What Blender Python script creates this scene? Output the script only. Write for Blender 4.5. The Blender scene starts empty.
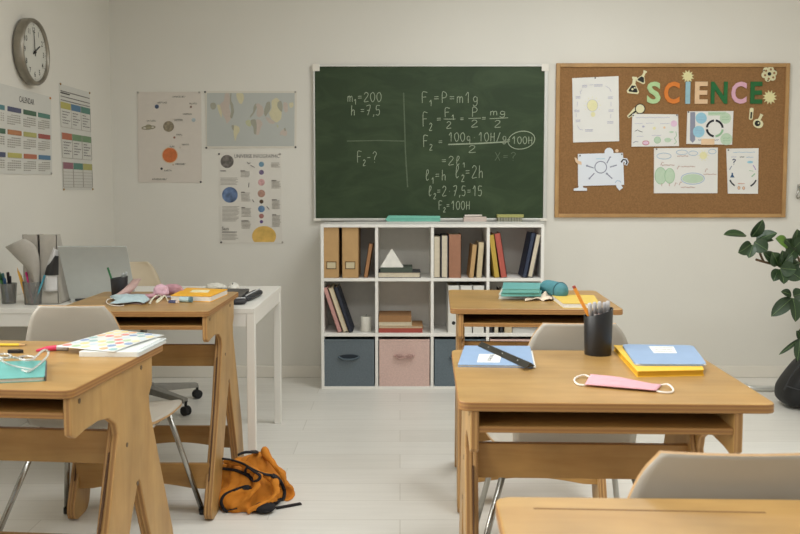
import bpy, math, random
from math import sin, cos, pi, atan, radians, sqrt
from mathutils import Vector, Matrix, noise
from mathutils.bvhtree import BVHTree
random.seed(7)
SC = bpy.context.scene
COL = SC.collection

# ------------------------------------------------------------------ camera, world, lights, exposure
F, HC, TP = 860.0, 1.21, 59.0 / 860.0
PITCH = atan(TP)
cam_data = bpy.data.cameras.new('camera'); cam = bpy.data.objects.new('camera', cam_data); COL.objects.link(cam)
cam.location = (0, 0, HC); cam.rotation_euler = (pi / 2 - PITCH, 0, 0)
cam_data.sensor_width = 36; cam_data.lens = 36 * F / 800; cam_data.shift_y = -23 / 800; cam_data.clip_start = 0.05
cam_data.dof.use_dof = True; cam_data.dof.focus_distance = 3.6; cam_data.dof.aperture_fstop = 9
SC.camera = cam

world = bpy.data.worlds.new('world'); SC.world = world; world.use_nodes = True
bg = world.node_tree.nodes['Background']
bg.inputs[0].default_value = (0.94, 0.98, 1.0, 1); bg.inputs[1].default_value = 0.38

def area(name, loc, rot, sx, sy, power, color):
    l = bpy.data.lights.new(name, 'AREA'); l.shape = 'RECTANGLE'; l.size = sx; l.size_y = sy
    l.energy = power; l.color = color
    o = bpy.data.objects.new(name, l); COL.objects.link(o); o.location = loc; o.rotation_euler = rot
    return o
# daylight through the windows of the left wall, and soft fill from overhead
area('window_daylight', (-2.25, 1.15, 1.75), (0, radians(-90), 0), 1.5, 3.4, 92, (1.0, 0.98, 0.935))
for lx, ly in ((-0.2, 1.6), (1.9, 1.6), (0.9, 3.9)):
    area('overhead_fill', (lx, ly, 2.70), (0, 0, 0), 1.2, 0.6, 17, (0.94, 0.98, 1.0))  # fill lamps added to lift floor and desk tops, no real fixtures
SC.view_settings.view_transform = 'Standard'; SC.view_settings.look = 'None'
SC.view_settings.exposure = 0.62; SC.view_settings.gamma = 1.0; SC.view_settings.use_curve_mapping = False

# ------------------------------------------------------------------ sight lines: a place on the photo to a place in the room
def _dir(px, py):
    u, v = (px - 400) / F, (244 - py) / F
    return u, cos(PITCH) + v * sin(PITCH), -sin(PITCH) + v * cos(PITCH)
def onz(px, py, z=0.77):
    u, y, w = _dir(px, py); k = (z - HC) / w; return Vector((u * k, y * k, z))
def ony(px, py, Y):
    u, y, w = _dir(px, py); k = Y / y; return Vector((u * k, Y, HC + w * k))
def onx(px, py, X):
    u, y, w = _dir(px, py); k = X / u; return Vector((X, y * k, HC + w * k))

# ------------------------------------------------------------------ materials
def lin(c):
    return tuple(((x / 255) / 12.92 if x / 255 <= 0.04045 else ((x / 255 + 0.055) / 1.055) ** 2.4) for x in c)
MATS = {}
def mat(name, rgb, rough=0.6, metal=0.0, var=0.06, scale=30.0, bump=0.0, bscale=200.0, trans=0.0, alpha=1.0, sheen=0.0, spec=0.5, coat=0.0):
    if name in MATS: return MATS[name]
    m = bpy.data.materials.new(name); m.use_nodes = True; nt = m.node_tree; b = nt.nodes['Principled BSDF']
    tc = nt.nodes.new('ShaderNodeTexCoord'); n = nt.nodes.new('ShaderNodeTexNoise'); n.inputs['Scale'].default_value = scale; n.inputs['Detail'].default_value = 3
    nt.links.new(tc.outputs['Object'], n.inputs['Vector'])
    r = nt.nodes.new('ShaderNodeValToRGB'); c = lin(rgb)
    r.color_ramp.elements[0].position = 0.3; r.color_ramp.elements[1].position = 0.7
    r.color_ramp.elements[0].color = tuple(x * (1 - var) for x in c) + (1,)
    r.color_ramp.elements[1].color = tuple(min(1, x * (1 + var)) for x in c) + (1,)
    nt.links.new(n.outputs['Fac'], r.inputs['Fac']); nt.links.new(r.outputs['Color'], b.inputs['Base Color'])
    b.inputs['Roughness'].default_value = rough; b.inputs['Metallic'].default_value = metal
    b.inputs['Specular IOR Level'].default_value = spec
    if coat: b.inputs['Coat Weight'].default_value = coat; b.inputs['Coat Roughness'].default_value = 0.15
    if trans: b.inputs['Transmission Weight'].default_value = trans
    if alpha < 1: b.inputs['Alpha'].default_value = alpha
    if sheen: b.inputs['Sheen Weight'].default_value = sheen
    if bump:
        n2 = nt.nodes.new('ShaderNodeTexNoise'); n2.inputs['Scale'].default_value = bscale; n2.inputs['Detail'].default_value = 2
        nt.links.new(tc.outputs['Object'], n2.inputs['Vector'])
        bp = nt.nodes.new('ShaderNodeBump'); bp.inputs['Strength'].default_value = bump; bp.inputs['Distance'].default_value = 0.002
        nt.links.new(n2.outputs['Fac'], bp.inputs['Height']); nt.links.new(bp.outputs['Normal'], b.inputs['Normal'])
    MATS[name] = m; return m

def wood(name, light, dark, axis='X', rough=0.42, freq=9.0):
    if name in MATS: return MATS[name]
    m = bpy.data.materials.new(name); m.use_nodes = True; nt = m.node_tree; b = nt.nodes['Principled BSDF']
    tc = nt.nodes.new('ShaderNodeTexCoord'); mp = nt.nodes.new('ShaderNodeMapping')
    s = {'X': (0.9, freq, freq), 'Y': (freq, 0.9, freq), 'Z': (freq, freq, 0.9)}[axis]
    mp.inputs['Scale'].default_value = s
    nt.links.new(tc.outputs['Object'], mp.inputs['Vector'])
    n = nt.nodes.new('ShaderNodeTexNoise'); n.inputs['Scale'].default_value = 3.0; n.inputs['Detail'].default_value = 6; n.inputs['Roughness'].default_value = 0.62; n.inputs['Distortion'].default_value = 0.5
    nt.links.new(mp.outputs['Vector'], n.inputs['Vector'])
    r = nt.nodes.new('ShaderNodeValToRGB'); r.color_ramp.elements[0].position = 0.25; r.color_ramp.elements[1].position = 0.72
    r.color_ramp.elements[0].color = lin(dark) + (1,); r.color_ramp.elements[1].color = lin(light) + (1,)
    nt.links.new(n.outputs['Fac'], r.inputs['Fac'])
    n2 = nt.nodes.new('ShaderNodeTexNoise'); n2.inputs['Scale'].default_value = 7; n2.inputs['Detail'].default_value = 3
    nt.links.new(tc.outputs['Object'], n2.inputs['Vector'])
    mx = nt.nodes.new('ShaderNodeMix'); mx.data_type = 'RGBA'; mx.blend_type = 'OVERLAY'; mx.inputs[0].default_value = 0.35
    nt.links.new(r.outputs['Color'], mx.inputs[6]); nt.links.new(n2.outputs['Fac'], mx.inputs[7])
    nt.links.new(mx.outputs[2], b.inputs['Base Color'])
    b.inputs['Roughness'].default_value = rough
    b.inputs['Specular IOR Level'].default_value = 0.45
    MATS[name] = m; return m

def ply(name, light, dark, axis, period=0.0062):
    """cut plywood edge: thin light and dark veneers across the board's thickness"""
    if name in MATS: return MATS[name]
    m = bpy.data.materials.new(name); m.use_nodes = True; nt = m.node_tree; b = nt.nodes['Principled BSDF']
    tc = nt.nodes.new('ShaderNodeTexCoord'); sp = nt.nodes.new('ShaderNodeSeparateXYZ'); nt.links.new(tc.outputs['Object'], sp.inputs[0])
    mu = nt.nodes.new('ShaderNodeMath'); mu.operation = 'MULTIPLY'; mu.inputs[1].default_value = 2 * pi / period
    nt.links.new(sp.outputs[axis], mu.inputs[0])
    si = nt.nodes.new('ShaderNodeMath'); si.operation = 'SINE'; nt.links.new(mu.outputs[0], si.inputs[0])
    r = nt.nodes.new('ShaderNodeValToRGB'); r.color_ramp.elements[0].position = 0.0; r.color_ramp.elements[1].position = 0.55
    r.color_ramp.elements[0].color = lin(dark) + (1,); r.color_ramp.elements[1].color = lin(light) + (1,)
    nt.links.new(si.outputs[0], r.inputs['Fac']); nt.links.new(r.outputs['Color'], b.inputs['Base Color'])
    b.inputs['Roughness'].default_value = 0.5
    MATS[name] = m; return m

# ------------------------------------------------------------------ mesh builder
LAST = [None]
class MB:
    def __init__(s): s.v = []; s.f = []; s.m = []
    def add(s, vs, fs, mi=0, M=None):
        o = len(s.v)
        s.v += [tuple(M @ Vector(p)) if M else tuple(p) for p in vs]
        for i, f in enumerate(fs):
            s.f.append([o + k for k in f]); s.m.append(mi[i] if isinstance(mi, list) else mi)
        return s
    def box(s, a, b, mi=0, M=None):
        (x0, y0, z0), (x1, y1, z1) = a, b
        vs = [(x, y, z) for z in (z0, z1) for y in (y0, y1) for x in (x0, x1)]
        return s.add(vs, [(0, 2, 3, 1), (4, 5, 7, 6), (0, 1, 5, 4), (2, 6, 7, 3), (0, 4, 6, 2), (1, 3, 7, 5)], mi, M)
    def prism(s, pts, h0, h1, axis='Z', mi=0, me=None, M=None):
        """pts 2D outline; extruded from h0 to h1 along axis; me = material of the cut edge"""
        if me is None: me = mi
        n = len(pts)
        A = sum(pts[i][0] * pts[(i + 1) % n][1] - pts[(i + 1) % n][0] * pts[i][1] for i in range(n))
        if A < 0: pts = pts[::-1]
        def p3(p, h):
            return {'Z': (p[0], p[1], h), 'X': (h, p[0], p[1]), 'Y': (p[0], h, p[1])}[axis]
        vs = [p3(p, h0) for p in pts] + [p3(p, h1) for p in pts]
        fs = [tuple(range(n))[::-1], tuple(range(n, 2 * n))] + [(i, (i + 1) % n, n + (i + 1) % n, n + i) for i in range(n)]
        if axis == 'Y': fs = [f[::-1] for f in fs]
        return s.add(vs, fs, [mi, mi] + [me] * n, M)
    def tube(s, pts, r, seg=10, mi=0, closed=False, flat=1.0):
        P = [Vector(p) for p in pts]; n = len(P)
        rr = r if isinstance(r, (list, tuple)) else [r] * n
        vs = []; prev = None
        for i in range(n):
            if closed: t = P[(i + 1) % n] - P[i - 1]
            else: t = P[min(i + 1, n - 1)] - P[max(i - 1, 0)]
            t.normalize()
            if prev is None:
                a = Vector((0, 0, 1)) if abs(t.z) < 0.9 else Vector((1, 0, 0))
                nrm = t.cross(a).normalized()
            else:
                nrm = (prev - t * prev.dot(t)).normalized()
            prev = nrm; bn = t.cross(nrm)
            for k in range(seg):
                an = 2 * pi * k / seg
                vs.append(P[i] + nrm * cos(an) * rr[i] + bn * sin(an) * rr[i] * flat)
        fs = []
        for i in range(n if closed else n - 1):
            j = (i + 1) % n
            for k in range(seg):
                l = (k + 1) % seg
                fs.append((i * seg + k, i * seg + l, j * seg + l, j * seg + k))
        if not closed:
            fs.append(tuple(range(seg))[::-1]); fs.append(tuple(range((n - 1) * seg, n * seg)))
        return s.add(vs, fs, mi)
    def lathe(s, prof, c=(0, 0, 0), seg=32, mi=0, M=None, cap=True):
        vs = []; n = len(prof)
        for r, z in prof:
            for k in range(seg):
                an = 2 * pi * k / seg; vs.append((c[0] + r * cos(an), c[1] + r * sin(an), c[2] + z))
        fs = [(i * seg + k, i * seg + (k + 1) % seg, (i + 1) * seg + (k + 1) % seg, (i + 1) * seg + k) for i in range(n - 1) for k in range(seg)]
        if cap: fs.append(tuple(range(seg))[::-1]); fs.append(tuple(range((n - 1) * seg, n * seg)))
        return s.add(vs, fs, mi, M)
    def ball(s, c, r, seg=16, mi=0, M=None):
        rx, ry, rz = r if isinstance(r, (tuple, list)) else (r, r, r)
        vs = []; nn = seg // 2
        for i in range(1, nn):
            ph = pi * i / nn
            for k in range(seg):
                an = 2 * pi * k / seg
                vs.append((c[0] + rx * sin(ph) * cos(an), c[1] + ry * sin(ph) * sin(an), c[2] - rz * cos(ph)))
        fs = [(i * seg + k, i * seg + (k + 1) % seg, (i + 1) * seg + (k + 1) % seg, (i + 1) * seg + k) for i in range(nn - 2) for k in range(seg)]
        b = len(vs); vs += [(c[0], c[1], c[2] - rz), (c[0], c[1], c[2] + rz)]
        fs += [(b, (k + 1) % seg, k) for k in range(seg)]
        fs += [(b + 1, (nn - 2) * seg + k, (nn - 2) * seg + (k + 1) % seg) for k in range(seg)]
        return s.add(vs, fs, mi, M)
    def grid(s, fn, nu, nv, thick=0.001, mi=0, me=None, mb=None):
        """fn(u,v)->(point, normal); a shell of that thickness"""
        if me is None: me = mi
        if mb is None: mb = mi
        vs = []; vb = []
        for j in range(nv + 1):
            for i in range(nu + 1):
                p, n = fn(i / nu, j / nv); p = Vector(p); n = Vector(n)
                vs.append(p + n * thick / 2); vb.append(p - n * thick / 2)
        W = nu + 1; N = W * (nv + 1); fs = []; ms = []
        for j in range(nv):
            for i in range(nu):
                a = j * W + i
                fs.append((a, a + 1, a + W + 1, a + W)); ms.append(mi)
                fs.append((N + a, N + a + W, N + a + W + 1, N + a + 1)); ms.append(mb)
        rim = [i for i in range(nu)] + [nu + j * W for j in range(nv)] + [N - 1 - i for i in range(nu)] + [(nv - j) * W for j in range(nv)]
        for k in range(len(rim)):
            a, b = rim[k], rim[(k + 1) % len(rim)]
            fs.append((b, a, N + a, N + b)); ms.append(me)
        return s.add(vs + vb, fs, ms)
    def build(s, name, mats, parent=None, world=False, smooth=False, bevel=0.0, seg=2, auto=None):
        me = bpy.data.meshes.new(name)
        vs = s.v
        if world and parent is not None:
            l = parent.location; l2 = parent.parent.location if parent.parent else Vector((0, 0, 0))
            l = l + l2; vs = [(v[0] - l.x, v[1] - l.y, v[2] - l.z) for v in vs]
        me.from_pydata(vs, [], s.f)
        if not isinstance(mats, (list, tuple)): mats = [mats]
        for m in mats: me.materials.append(m)
        me.polygons.foreach_set('material_index', s.m)
        if smooth: me.polygons.foreach_set('use_smooth', [True] * len(s.f))
        me.update()
        o = bpy.data.objects.new(name, me); COL.objects.link(o)
        if parent is not None: o.parent = parent
        LAST[0] = o
        if bevel:
            b = o.modifiers.new('bevel', 'BEVEL'); b.width = bevel; b.segments = seg; b.limit_method = 'ANGLE'; b.angle_limit = radians(35)
        return o

def tag(o, label=None, cat=None, group=None, kind=None):
    if label: o['label'] = label
    if cat: o['category'] = cat
    if group: o['group'] = group
    if kind: o['kind'] = kind
    return o
def empty(name, loc=(0, 0, 0), rz=0.0, label=None, cat=None, group=None):
    o = bpy.data.objects.new(name, None); COL.objects.link(o); o.location = loc; o.rotation_euler = (0, 0, rz)
    o.empty_display_size = 0.05
    return tag(o, label, cat, group)
def copy_tree(o, parent=None):
    c = o.copy(); COL.objects.link(c)
    if parent: c.parent = parent
    for ch in [x for x in bpy.data.objects if x.parent == o]: copy_tree(ch, c)
    return c
def rounded(pts, rad, n=5):
    """round the corners of a 2D outline"""
    out = []; N = len(pts)
    for i in range(N):
        r = rad[i] if isinstance(rad, (list, tuple)) else rad
        p = Vector(pts[i]); a = Vector(pts[i - 1]); b = Vector(pts[(i + 1) % N])
        if r <= 0: out.append(tuple(p)); continue
        da = (a - p); db = (b - p); r = min(r, da.length * 0.45, db.length * 0.45)
        s0 = p + da.normalized() * r; s1 = p + db.normalized() * r
        for k in range(n + 1):
            t = k / n; q = s0 * (1 - t) ** 2 + p * 2 * t * (1 - t) + s1 * t * t; out.append(tuple(q))
    return out
def rect(x0, y0, x1, y1): return [(x0, y0), (x1, y0), (x1, y1), (x0, y1)]
def circ(cx, cy, r, n=28, ry=None):
    ry = r if ry is None else ry
    return [(cx + r * cos(2 * pi * k / n), cy + ry * sin(2 * pi * k / n)) for k in range(n)]
def bez(pts, n=16):
    """smooth line through points (Catmull-Rom)"""
    P = [Vector(p) for p in pts]; P = [P[0] * 2 - P[1]] + P + [P[-1] * 2 - P[-2]]; out = []
    for i in range(1, len(P) - 2):
        for k in range(n):
            t = k / n; a, b, c, d = P[i - 1], P[i], P[i + 1], P[i + 2]
            out.append(0.5 * ((2 * b) + (c - a) * t + (2 * a - 5 * b + 4 * c - d) * t * t + (3 * b - a - 3 * c + d) * t ** 3))
    out.append(P[-2]); return out

# ------------------------------------------------------------------ lettering
_TX = {}
def text_faces(s, bold=0.0):
    """outline text as flat 2D triangles with height 1 (capital letters)"""
    k = (s, bold)
    if k in _TX: return _TX[k]
    c = bpy.data.curves.new('text', 'FONT'); c.body = s; c.size = 1.0; c.offset = bold; c.resolution_u = 3
    o = bpy.data.objects.new('text', c); COL.objects.link(o)
    dg = bpy.context.evaluated_depsgraph_get(); me = bpy.data.meshes.new_from_object(o.evaluated_get(dg))
    v = [(p.co.x, p.co.y) for p in me.vertices]; f = [tuple(p.vertices) for p in me.polygons]
    bpy.data.objects.remove(o); bpy.data.curves.remove(c); bpy.data.meshes.remove(me)
    _TX[k] = (v, f); return _TX[k]

GL = {  # chalk and pen strokes in a 0.6 x 1 box
 '1': [[(0.1, 0.7), (0.35, 1), (0.35, 0)]], '0': [[(0.3, 1), (0.08, 0.8), (0.05, 0.4), (0.25, 0), (0.5, 0.2), (0.55, 0.65), (0.42, 0.95), (0.3, 1)]],
 '2': [[(0.08, 0.8), (0.25, 1), (0.48, 0.9), (0.48, 0.65), (0.05, 0.02), (0.58, 0.05)]],
 '5': [[(0.55, 0.98), (0.15, 0.98), (0.1, 0.55), (0.4, 0.6), (0.5, 0.3), (0.35, 0.02), (0.05, 0.08)]],
 '6': [[(0.45, 1), (0.15, 0.6), (0.08, 0.2), (0.3, 0), (0.5, 0.2), (0.4, 0.48), (0.12, 0.35)]],
 '7': [[(0.02, 0.95), (0.5, 0.98), (0.2, 0)], [(0.12, 0.5), (0.45, 0.52)]],
 'F': [[(0.1, 0), (0.12, 1), (0.58, 1)], [(0.12, 0.55), (0.48, 0.57)]],
 'P': [[(0.1, 0), (0.12, 1), (0.42, 0.98), (0.52, 0.75), (0.4, 0.52), (0.12, 0.48)]],
 'H': [[(0.08, 0), (0.1, 1)], [(0.5, 0), (0.52, 1)], [(0.09, 0.5), (0.51, 0.52)]],
 'X': [[(0.05, 1), (0.5, 0)], [(0.52, 1), (0.02, 0)]],
 'h': [[(0.1, 0), (0.14, 1)], [(0.11, 0.35), (0.3, 0.55), (0.45, 0.45), (0.45, 0)]],
 'm': [[(0.04, 0), (0.05, 0.6)], [(0.05, 0.45), (0.18, 0.6), (0.28, 0.5), (0.29, 0)], [(0.29, 0.45), (0.43, 0.6), (0.54, 0.48), (0.56, 0)]],
 'g': [[(0.45, 0.5), (0.25, 0.6), (0.1, 0.4), (0.2, 0.12), (0.42, 0.2), (0.47, 0.55), (0.44, -0.1), (0.25, -0.3), (0.05, -0.18)]],
 'l': [[(0.1, 0.3), (0.4, 0.75), (0.36, 1), (0.2, 0.9), (0.15, 0.2), (0.25, 0), (0.42, 0.15)]],
 '=': [[(0.08, 0.58), (0.5, 0.6)], [(0.08, 0.38), (0.5, 0.4)]], '-': [[(0.1, 0.45), (0.5, 0.46)]],
 ',': [[(0.2, 0.1), (0.12, -0.15)]], '.': [[(0.22, 0.45), (0.28, 0.47)]], '/': [[(0.05, -0.1), (0.5, 1.05)]],
 '?': [[(0.08, 0.8), (0.28, 1), (0.5, 0.8), (0.28, 0.45), (0.27, 0.25)], [(0.26, 0.06), (0.29, 0.0)]],
}

class Sheet:
    """a flat thing on a wall: photo places are carried to the wall plane; layers stack towards the room"""
    def __init__(s, wall):
        s.wall = wall; s.mb = MB(); s.mats = []; s.lay = 0
    def uv(s, px, py):
        if s.wall == 'back': p = ony(px, py, WALL_Y); return (p.x, p.z)
        p = onx(px, py, WALL_X); return (p.y, p.z)
    def up(s):
        s.lay += 1; return .00005 * min(s.lay - 1, 60)
    def mi(s, m):
        if m not in s.mats: s.mats.append(m)
        return s.mats.index(m)
    def poly(s, pts, m, h0, h1, px=True):
        if px: pts = [s.uv(*p) for p in pts]
        h1 += s.up()
        if s.wall == 'back': s.mb.prism(pts, WALL_Y - h1, WALL_Y - h0, 'Y', s.mi(m))
        else: s.mb.prism(pts, WALL_X + h0, WALL_X + h1, 'X', s.mi(m))
    def stroke(s, pts, w, m, h, px=True, closed=False):
        """ribbon w metres wide along a line"""
        if px: pts = [s.uv(*p) for p in pts]
        P = [Vector(p) for p in pts]; n = len(P)
        if n < 2: return
        h = h + s.up()
        L = []; R = []
        for i in range(n):
            t = (P[(i + 1) % n] - P[i - 1]) if closed else (P[min(i + 1, n - 1)] - P[max(i - 1, 0)])
            if t.length < 1e-9: t = Vector((1, 0))
            t.normalize(); q = Vector((-t.y, t.x)) * w / 2; L.append(P[i] + q); R.append(P[i] - q)
        def p3(p, hh):
            return (p.x, WALL_Y - hh, p.y) if s.wall == 'back' else (WALL_X + hh, p.x, p.y)
        vs = [p3(p, h) for p in L] + [p3(p, h) for p in R] ; fs = []
        for i in range(n if closed else n - 1):
            j = (i + 1) % n; fs.append((i, j, n + j, n + i))
        s.mb.add(vs, fs, s.mi(m))
    def text(s, txt, x0, x1, y, hpx, m, h, bold=0.0, fit=True):
        """printed line: left x0, right x1, baseline y (photo places)"""
        v, f = text_faces(txt, bold)
        if not v: return
        h = h + s.up()
        xa = min(p[0] for p in v); xb = max(p[0] for p in v); ht = max(p[1] for p in v)
        A = Vector(s.uv(x0, y)); B = Vector(s.uv(x1, y)); C = Vector(s.uv(x0, y - hpx))
        vs = []
        for p in v:
            q = A + (B - A) * ((p[0] - xa) / (xb - xa)) + (C - A) * (p[1] / max(ht, 0.01))
            vs.append((q.x, WALL_Y - h, q.y) if s.wall == 'back' else (WALL_X + h, q.x, q.y))
        s.mb.add(vs, f, s.mi(m))
    def write(s, txt, x0, x1, y, hpx, w, m, h):
        """hand-written line, '_' makes the next sign a subscript"""
        tot = 0; items = []; sub = False
        for ch in txt:
            if ch == '_': sub = True; continue
            k = 0.55 if sub else 1.0; items.append((ch, tot, k, sub))
            tot += (0.42 if ch == ' ' else 0.75 if ch != ',' else 0.4) * k; sub = False
        sx = (x1 - x0) / tot
        for ch, o, k, sb in items:
            for pl in GL.get(ch, []):
                q = [(p[0], p[1]) for p in pl]
                if len(q) > 2: q = [tuple(a) for a in bez([Vector((a[0], a[1])) for a in q], 5)]
                s.stroke([(x0 + (o + a * k) * sx, y - (b * k - (0.3 if sb else 0)) * hpx) for a, b in q], w, m, h)
    def build(s, name, parent):
        return s.mb.build(name, s.mats, parent, world=True)
WALL_Y, WALL_X = 5.36, -1.783
# ------------------------------------------------------------------ the room
paint = mat('wall_paint', (221, 217, 207), 0.85, var=0.015, scale=1.5, bump=0.15, bscale=90)
white_paint = mat('trim_paint', (228, 222, 210), 0.5, var=0.02, scale=4)
ceil_m = mat('ceiling_paint', (228, 226, 220), 0.9, var=0.01)

def floor_material():
    m = bpy.data.materials.new('whitewashed_boards'); m.use_nodes = True; nt = m.node_tree; b = nt.nodes['Principled BSDF']
    tc = nt.nodes.new('ShaderNodeTexCoord')
    br = nt.nodes.new('ShaderNodeTexBrick'); br.inputs['Scale'].default_value = 1.0; br.offset = 0.37
    br.inputs['Brick Width'].default_value = 1.3; br.inputs['Row Height'].default_value = 0.19
    br.inputs['Mortar Size'].default_value = 0.0022; br.inputs['Mortar Smooth'].default_value = 0.3
    br.inputs['Color1'].default_value = lin((236, 233, 225)) + (1,); br.inputs['Color2'].default_value = lin((228, 224, 215)) + (1,); br.inputs['Mortar'].default_value = lin((214, 210, 200)) + (1,)
    nt.links.new(tc.outputs['Object'], br.inputs['Vector'])
    mp = nt.nodes.new('ShaderNodeMapping'); mp.inputs['Scale'].default_value = (1.2, 14, 1); nt.links.new(tc.outputs['Object'], mp.inputs['Vector'])
    n = nt.nodes.new('ShaderNodeTexNoise'); n.inputs['Scale'].default_value = 2.2; n.inputs['Detail'].default_value = 6; n.inputs['Roughness'].default_value = 0.65
    nt.links.new(mp.outputs['Vector'], n.inputs['Vector'])
    r = nt.nodes.new('ShaderNodeValToRGB'); r.color_ramp.elements[0].position = 0.25; r.color_ramp.elements[1].position = 0.75
    r.color_ramp.elements[0].color = (0.82, 0.82, 0.81, 1); r.color_ramp.elements[1].color = (1, 1, 1, 1)
    nt.links.new(n.outputs['Fac'], r.inputs['Fac'])
    mx = nt.nodes.new('ShaderNodeMix'); mx.data_type = 'RGBA'; mx.blend_type = 'MULTIPLY'; mx.inputs[0].default_value = 0.55
    nt.links.new(br.outputs['Color'], mx.inputs[6]); nt.links.new(r.outputs['Color'], mx.inputs[7]); nt.links.new(mx.outputs[2], b.inputs['Base Color'])
    b.inputs['Roughness'].default_value = 0.38; b.inputs['Specular IOR Level'].default_value = 0.4
    bp = nt.nodes.new('ShaderNodeBump'); bp.inputs['Strength'].default_value = 0.12; bp.inputs['Distance'].default_value = 0.002
    nt.links.new(n.outputs['Fac'], bp.inputs['Height']); nt.links.new(bp.outputs['Normal'], b.inputs['Normal'])
    return m
XR, YB, ZC = 3.4, -2.4, 2.75
def structure(name, mb, m, **k): return tag(mb.build(name, m, **k), kind='structure')
structure('floor', MB().box((WALL_X - .12, YB, -.06), (XR + .12, WALL_Y + .12, 0)), floor_material())
structure('wall_back', MB().box((WALL_X - .12, WALL_Y, 0), (XR + .12, WALL_Y + .12, ZC)), paint)
structure('wall_right', MB().box((XR, YB, 0), (XR + .12, WALL_Y, ZC)), paint)
structure('ceiling', MB().box((WALL_X - .12, YB, ZC), (XR + .12, WALL_Y + .12, ZC + .08)), ceil_m)
wl = MB(); x0, x1 = WALL_X - .12, WALL_X
wins = [(-0.75, 0.85, 0.9, 2.45), (1.15, 2.75, 0.9, 2.45)]
wl.box((x0, YB, 0), (x1, wins[0][0], ZC)); wl.box((x0, wins[0][1], 0), (x1, wins[1][0], ZC)); wl.box((x0, wins[1][1], 0), (x1, WALL_Y, ZC))
for w in wins: wl.box((x0, w[0], 0), (x1, w[1], w[2])); wl.box((x0, w[0], w[3]), (x1, w[1], ZC))
structure('wall_left', wl, paint)
def glass_mat():
    m = bpy.data.materials.new('window_glass'); m.use_nodes = True; nt = m.node_tree; nt.nodes.remove(nt.nodes['Principled BSDF'])
    t = nt.nodes.new('ShaderNodeBsdfTransparent'); g = nt.nodes.new('ShaderNodeBsdfGlossy'); g.inputs['Roughness'].default_value = 0.02
    f = nt.nodes.new('ShaderNodeFresnel'); f.inputs[0].default_value = 1.35
    mx = nt.nodes.new('ShaderNodeMixShader'); nt.links.new(f.outputs[0], mx.inputs[0]); nt.links.new(t.outputs[0], mx.inputs[1]); nt.links.new(g.outputs[0], mx.inputs[2])
    nt.links.new(mx.outputs[0], nt.nodes['Material Output'].inputs[0]); return m
glass = glass_mat()
for i, w in enumerate(wins):
    e = empty('window_%d' % (i + 1), (WALL_X - .06, (w[0] + w[1]) / 2, w[2])); tag(e, kind='structure')
    fr = MB(); a = .05
    for (ya, yb, za, zb) in ((w[0], w[0] + a, w[2], w[3]), (w[1] - a, w[1], w[2], w[3]), (w[0], w[1], w[2], w[2] + a), (w[0], w[1], w[3] - a, w[3]), ((w[0] + w[1]) / 2 - .03, (w[0] + w[1]) / 2 + .03, w[2], w[3])):
        fr.box((WALL_X - .09, ya, za), (WALL_X - .03, yb, zb))
    fr.build('window_frame', white_paint, e, world=True)
    MB().box((WALL_X - .065, w[0] + a, w[2] + a), (WALL_X - .06, w[1] - a, w[3] - a)).build('window_pane', glass, e, world=True)
    MB().box((WALL_X - .1, w[0] - .04, w[2] - .03), (WALL_X + .12, w[1] + .04, w[2])).build('window_sill', white_paint, e, world=True)
def skirting(name, a, b):
    structure(name, MB().box(a, b), white_paint, bevel=0.004)
skirting('baseboard_back', (WALL_X, WALL_Y - .016, 0), (XR, WALL_Y, .075))
skirting('baseboard_left', (WALL_X, YB, 0), (WALL_X + .016, WALL_Y - .016, .085))
skirting('baseboard_right', (XR - .016, YB, 0), (XR, WALL_Y - .016, .085))

# ------------------------------------------------------------------ chalkboard
def flat(name, rgb, rough=0.75, var=0.03): return mat(name, rgb, rough, var=var, scale=60)
def chalkboard_mat():
    m = bpy.data.materials.new('green_board'); m.use_nodes = True; nt = m.node_tree; b = nt.nodes['Principled BSDF']
    tc = nt.nodes.new('ShaderNodeTexCoord'); mp = nt.nodes.new('ShaderNodeMapping'); mp.inputs['Scale'].default_value = (1.0, 1.0, 2.4); mp.inputs['Rotation'].default_value = (0, 0.4, 0)
    nt.links.new(tc.outputs['Object'], mp.inputs['Vector'])
    n = nt.nodes.new('ShaderNodeTexNoise'); n.inputs['Scale'].default_value = 3.2; n.inputs['Detail'].default_value = 7; n.inputs['Roughness'].default_value = 0.6; n.inputs['Distortion'].default_value = 1.2
    nt.links.new(mp.outputs['Vector'], n.inputs['Vector'])
    r = nt.nodes.new('ShaderNodeValToRGB'); r.color_ramp.elements[0].position = 0.42; r.color_ramp.elements[1].position = 0.85
    r.color_ramp.elements[0].color = lin((44, 60, 35)) + (1,); r.color_ramp.elements[1].color = lin((66, 82, 54)) + (1,)
    nt.links.new(n.outputs['Fac'], r.inputs['Fac']); nt.links.new(r.outputs['Color'], b.inputs['Base Color']); b.inputs['Roughness'].default_value = 0.55
    b.inputs['Specular IOR Level'].default_value = 0.3
    return m
alu = mat('pale_aluminium', (205, 203, 196), 0.4, 0.3, var=0.02)
chalk = flat('white_chalk', (156, 166, 142), 0.95, 0.12)
chalk2 = flat('faint_chalk', (92, 104, 82), 0.95, 0.12)
a, b_ = ony(313.2, 64.8, WALL_Y), ony(546, 220.6, WALL_Y); bx0, bx1, bz1, bz0 = a.x, b_.x, a.z, b_.z
cb = empty('chalkboard', ((bx0 + bx1) / 2, WALL_Y - .001, bz0), label='wide dark green chalkboard covered in white chalk formulas, on the back wall', cat='chalkboard')
MB().box((bx0 + .012, WALL_Y - .018, bz0 + .012), (bx1 - .012, WALL_Y - .002, bz1 - .012)).build('writing_surface', chalkboard_mat(), cb, world=True)
fr = MB(); t = .02
for q in ((bx0, bz0, bx0 + .011, bz1), (bx1 - .023, bz0, bx1, bz1), (bx0, bz1 - .014, bx1, bz1), (bx0, bz0, bx1, bz0 + .016)):
    fr.box((q[0], WALL_Y - .026, q[1]), (q[2], WALL_Y - .001, q[3]))
fr.build('frame', alu, cb, world=True, bevel=.003)
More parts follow.
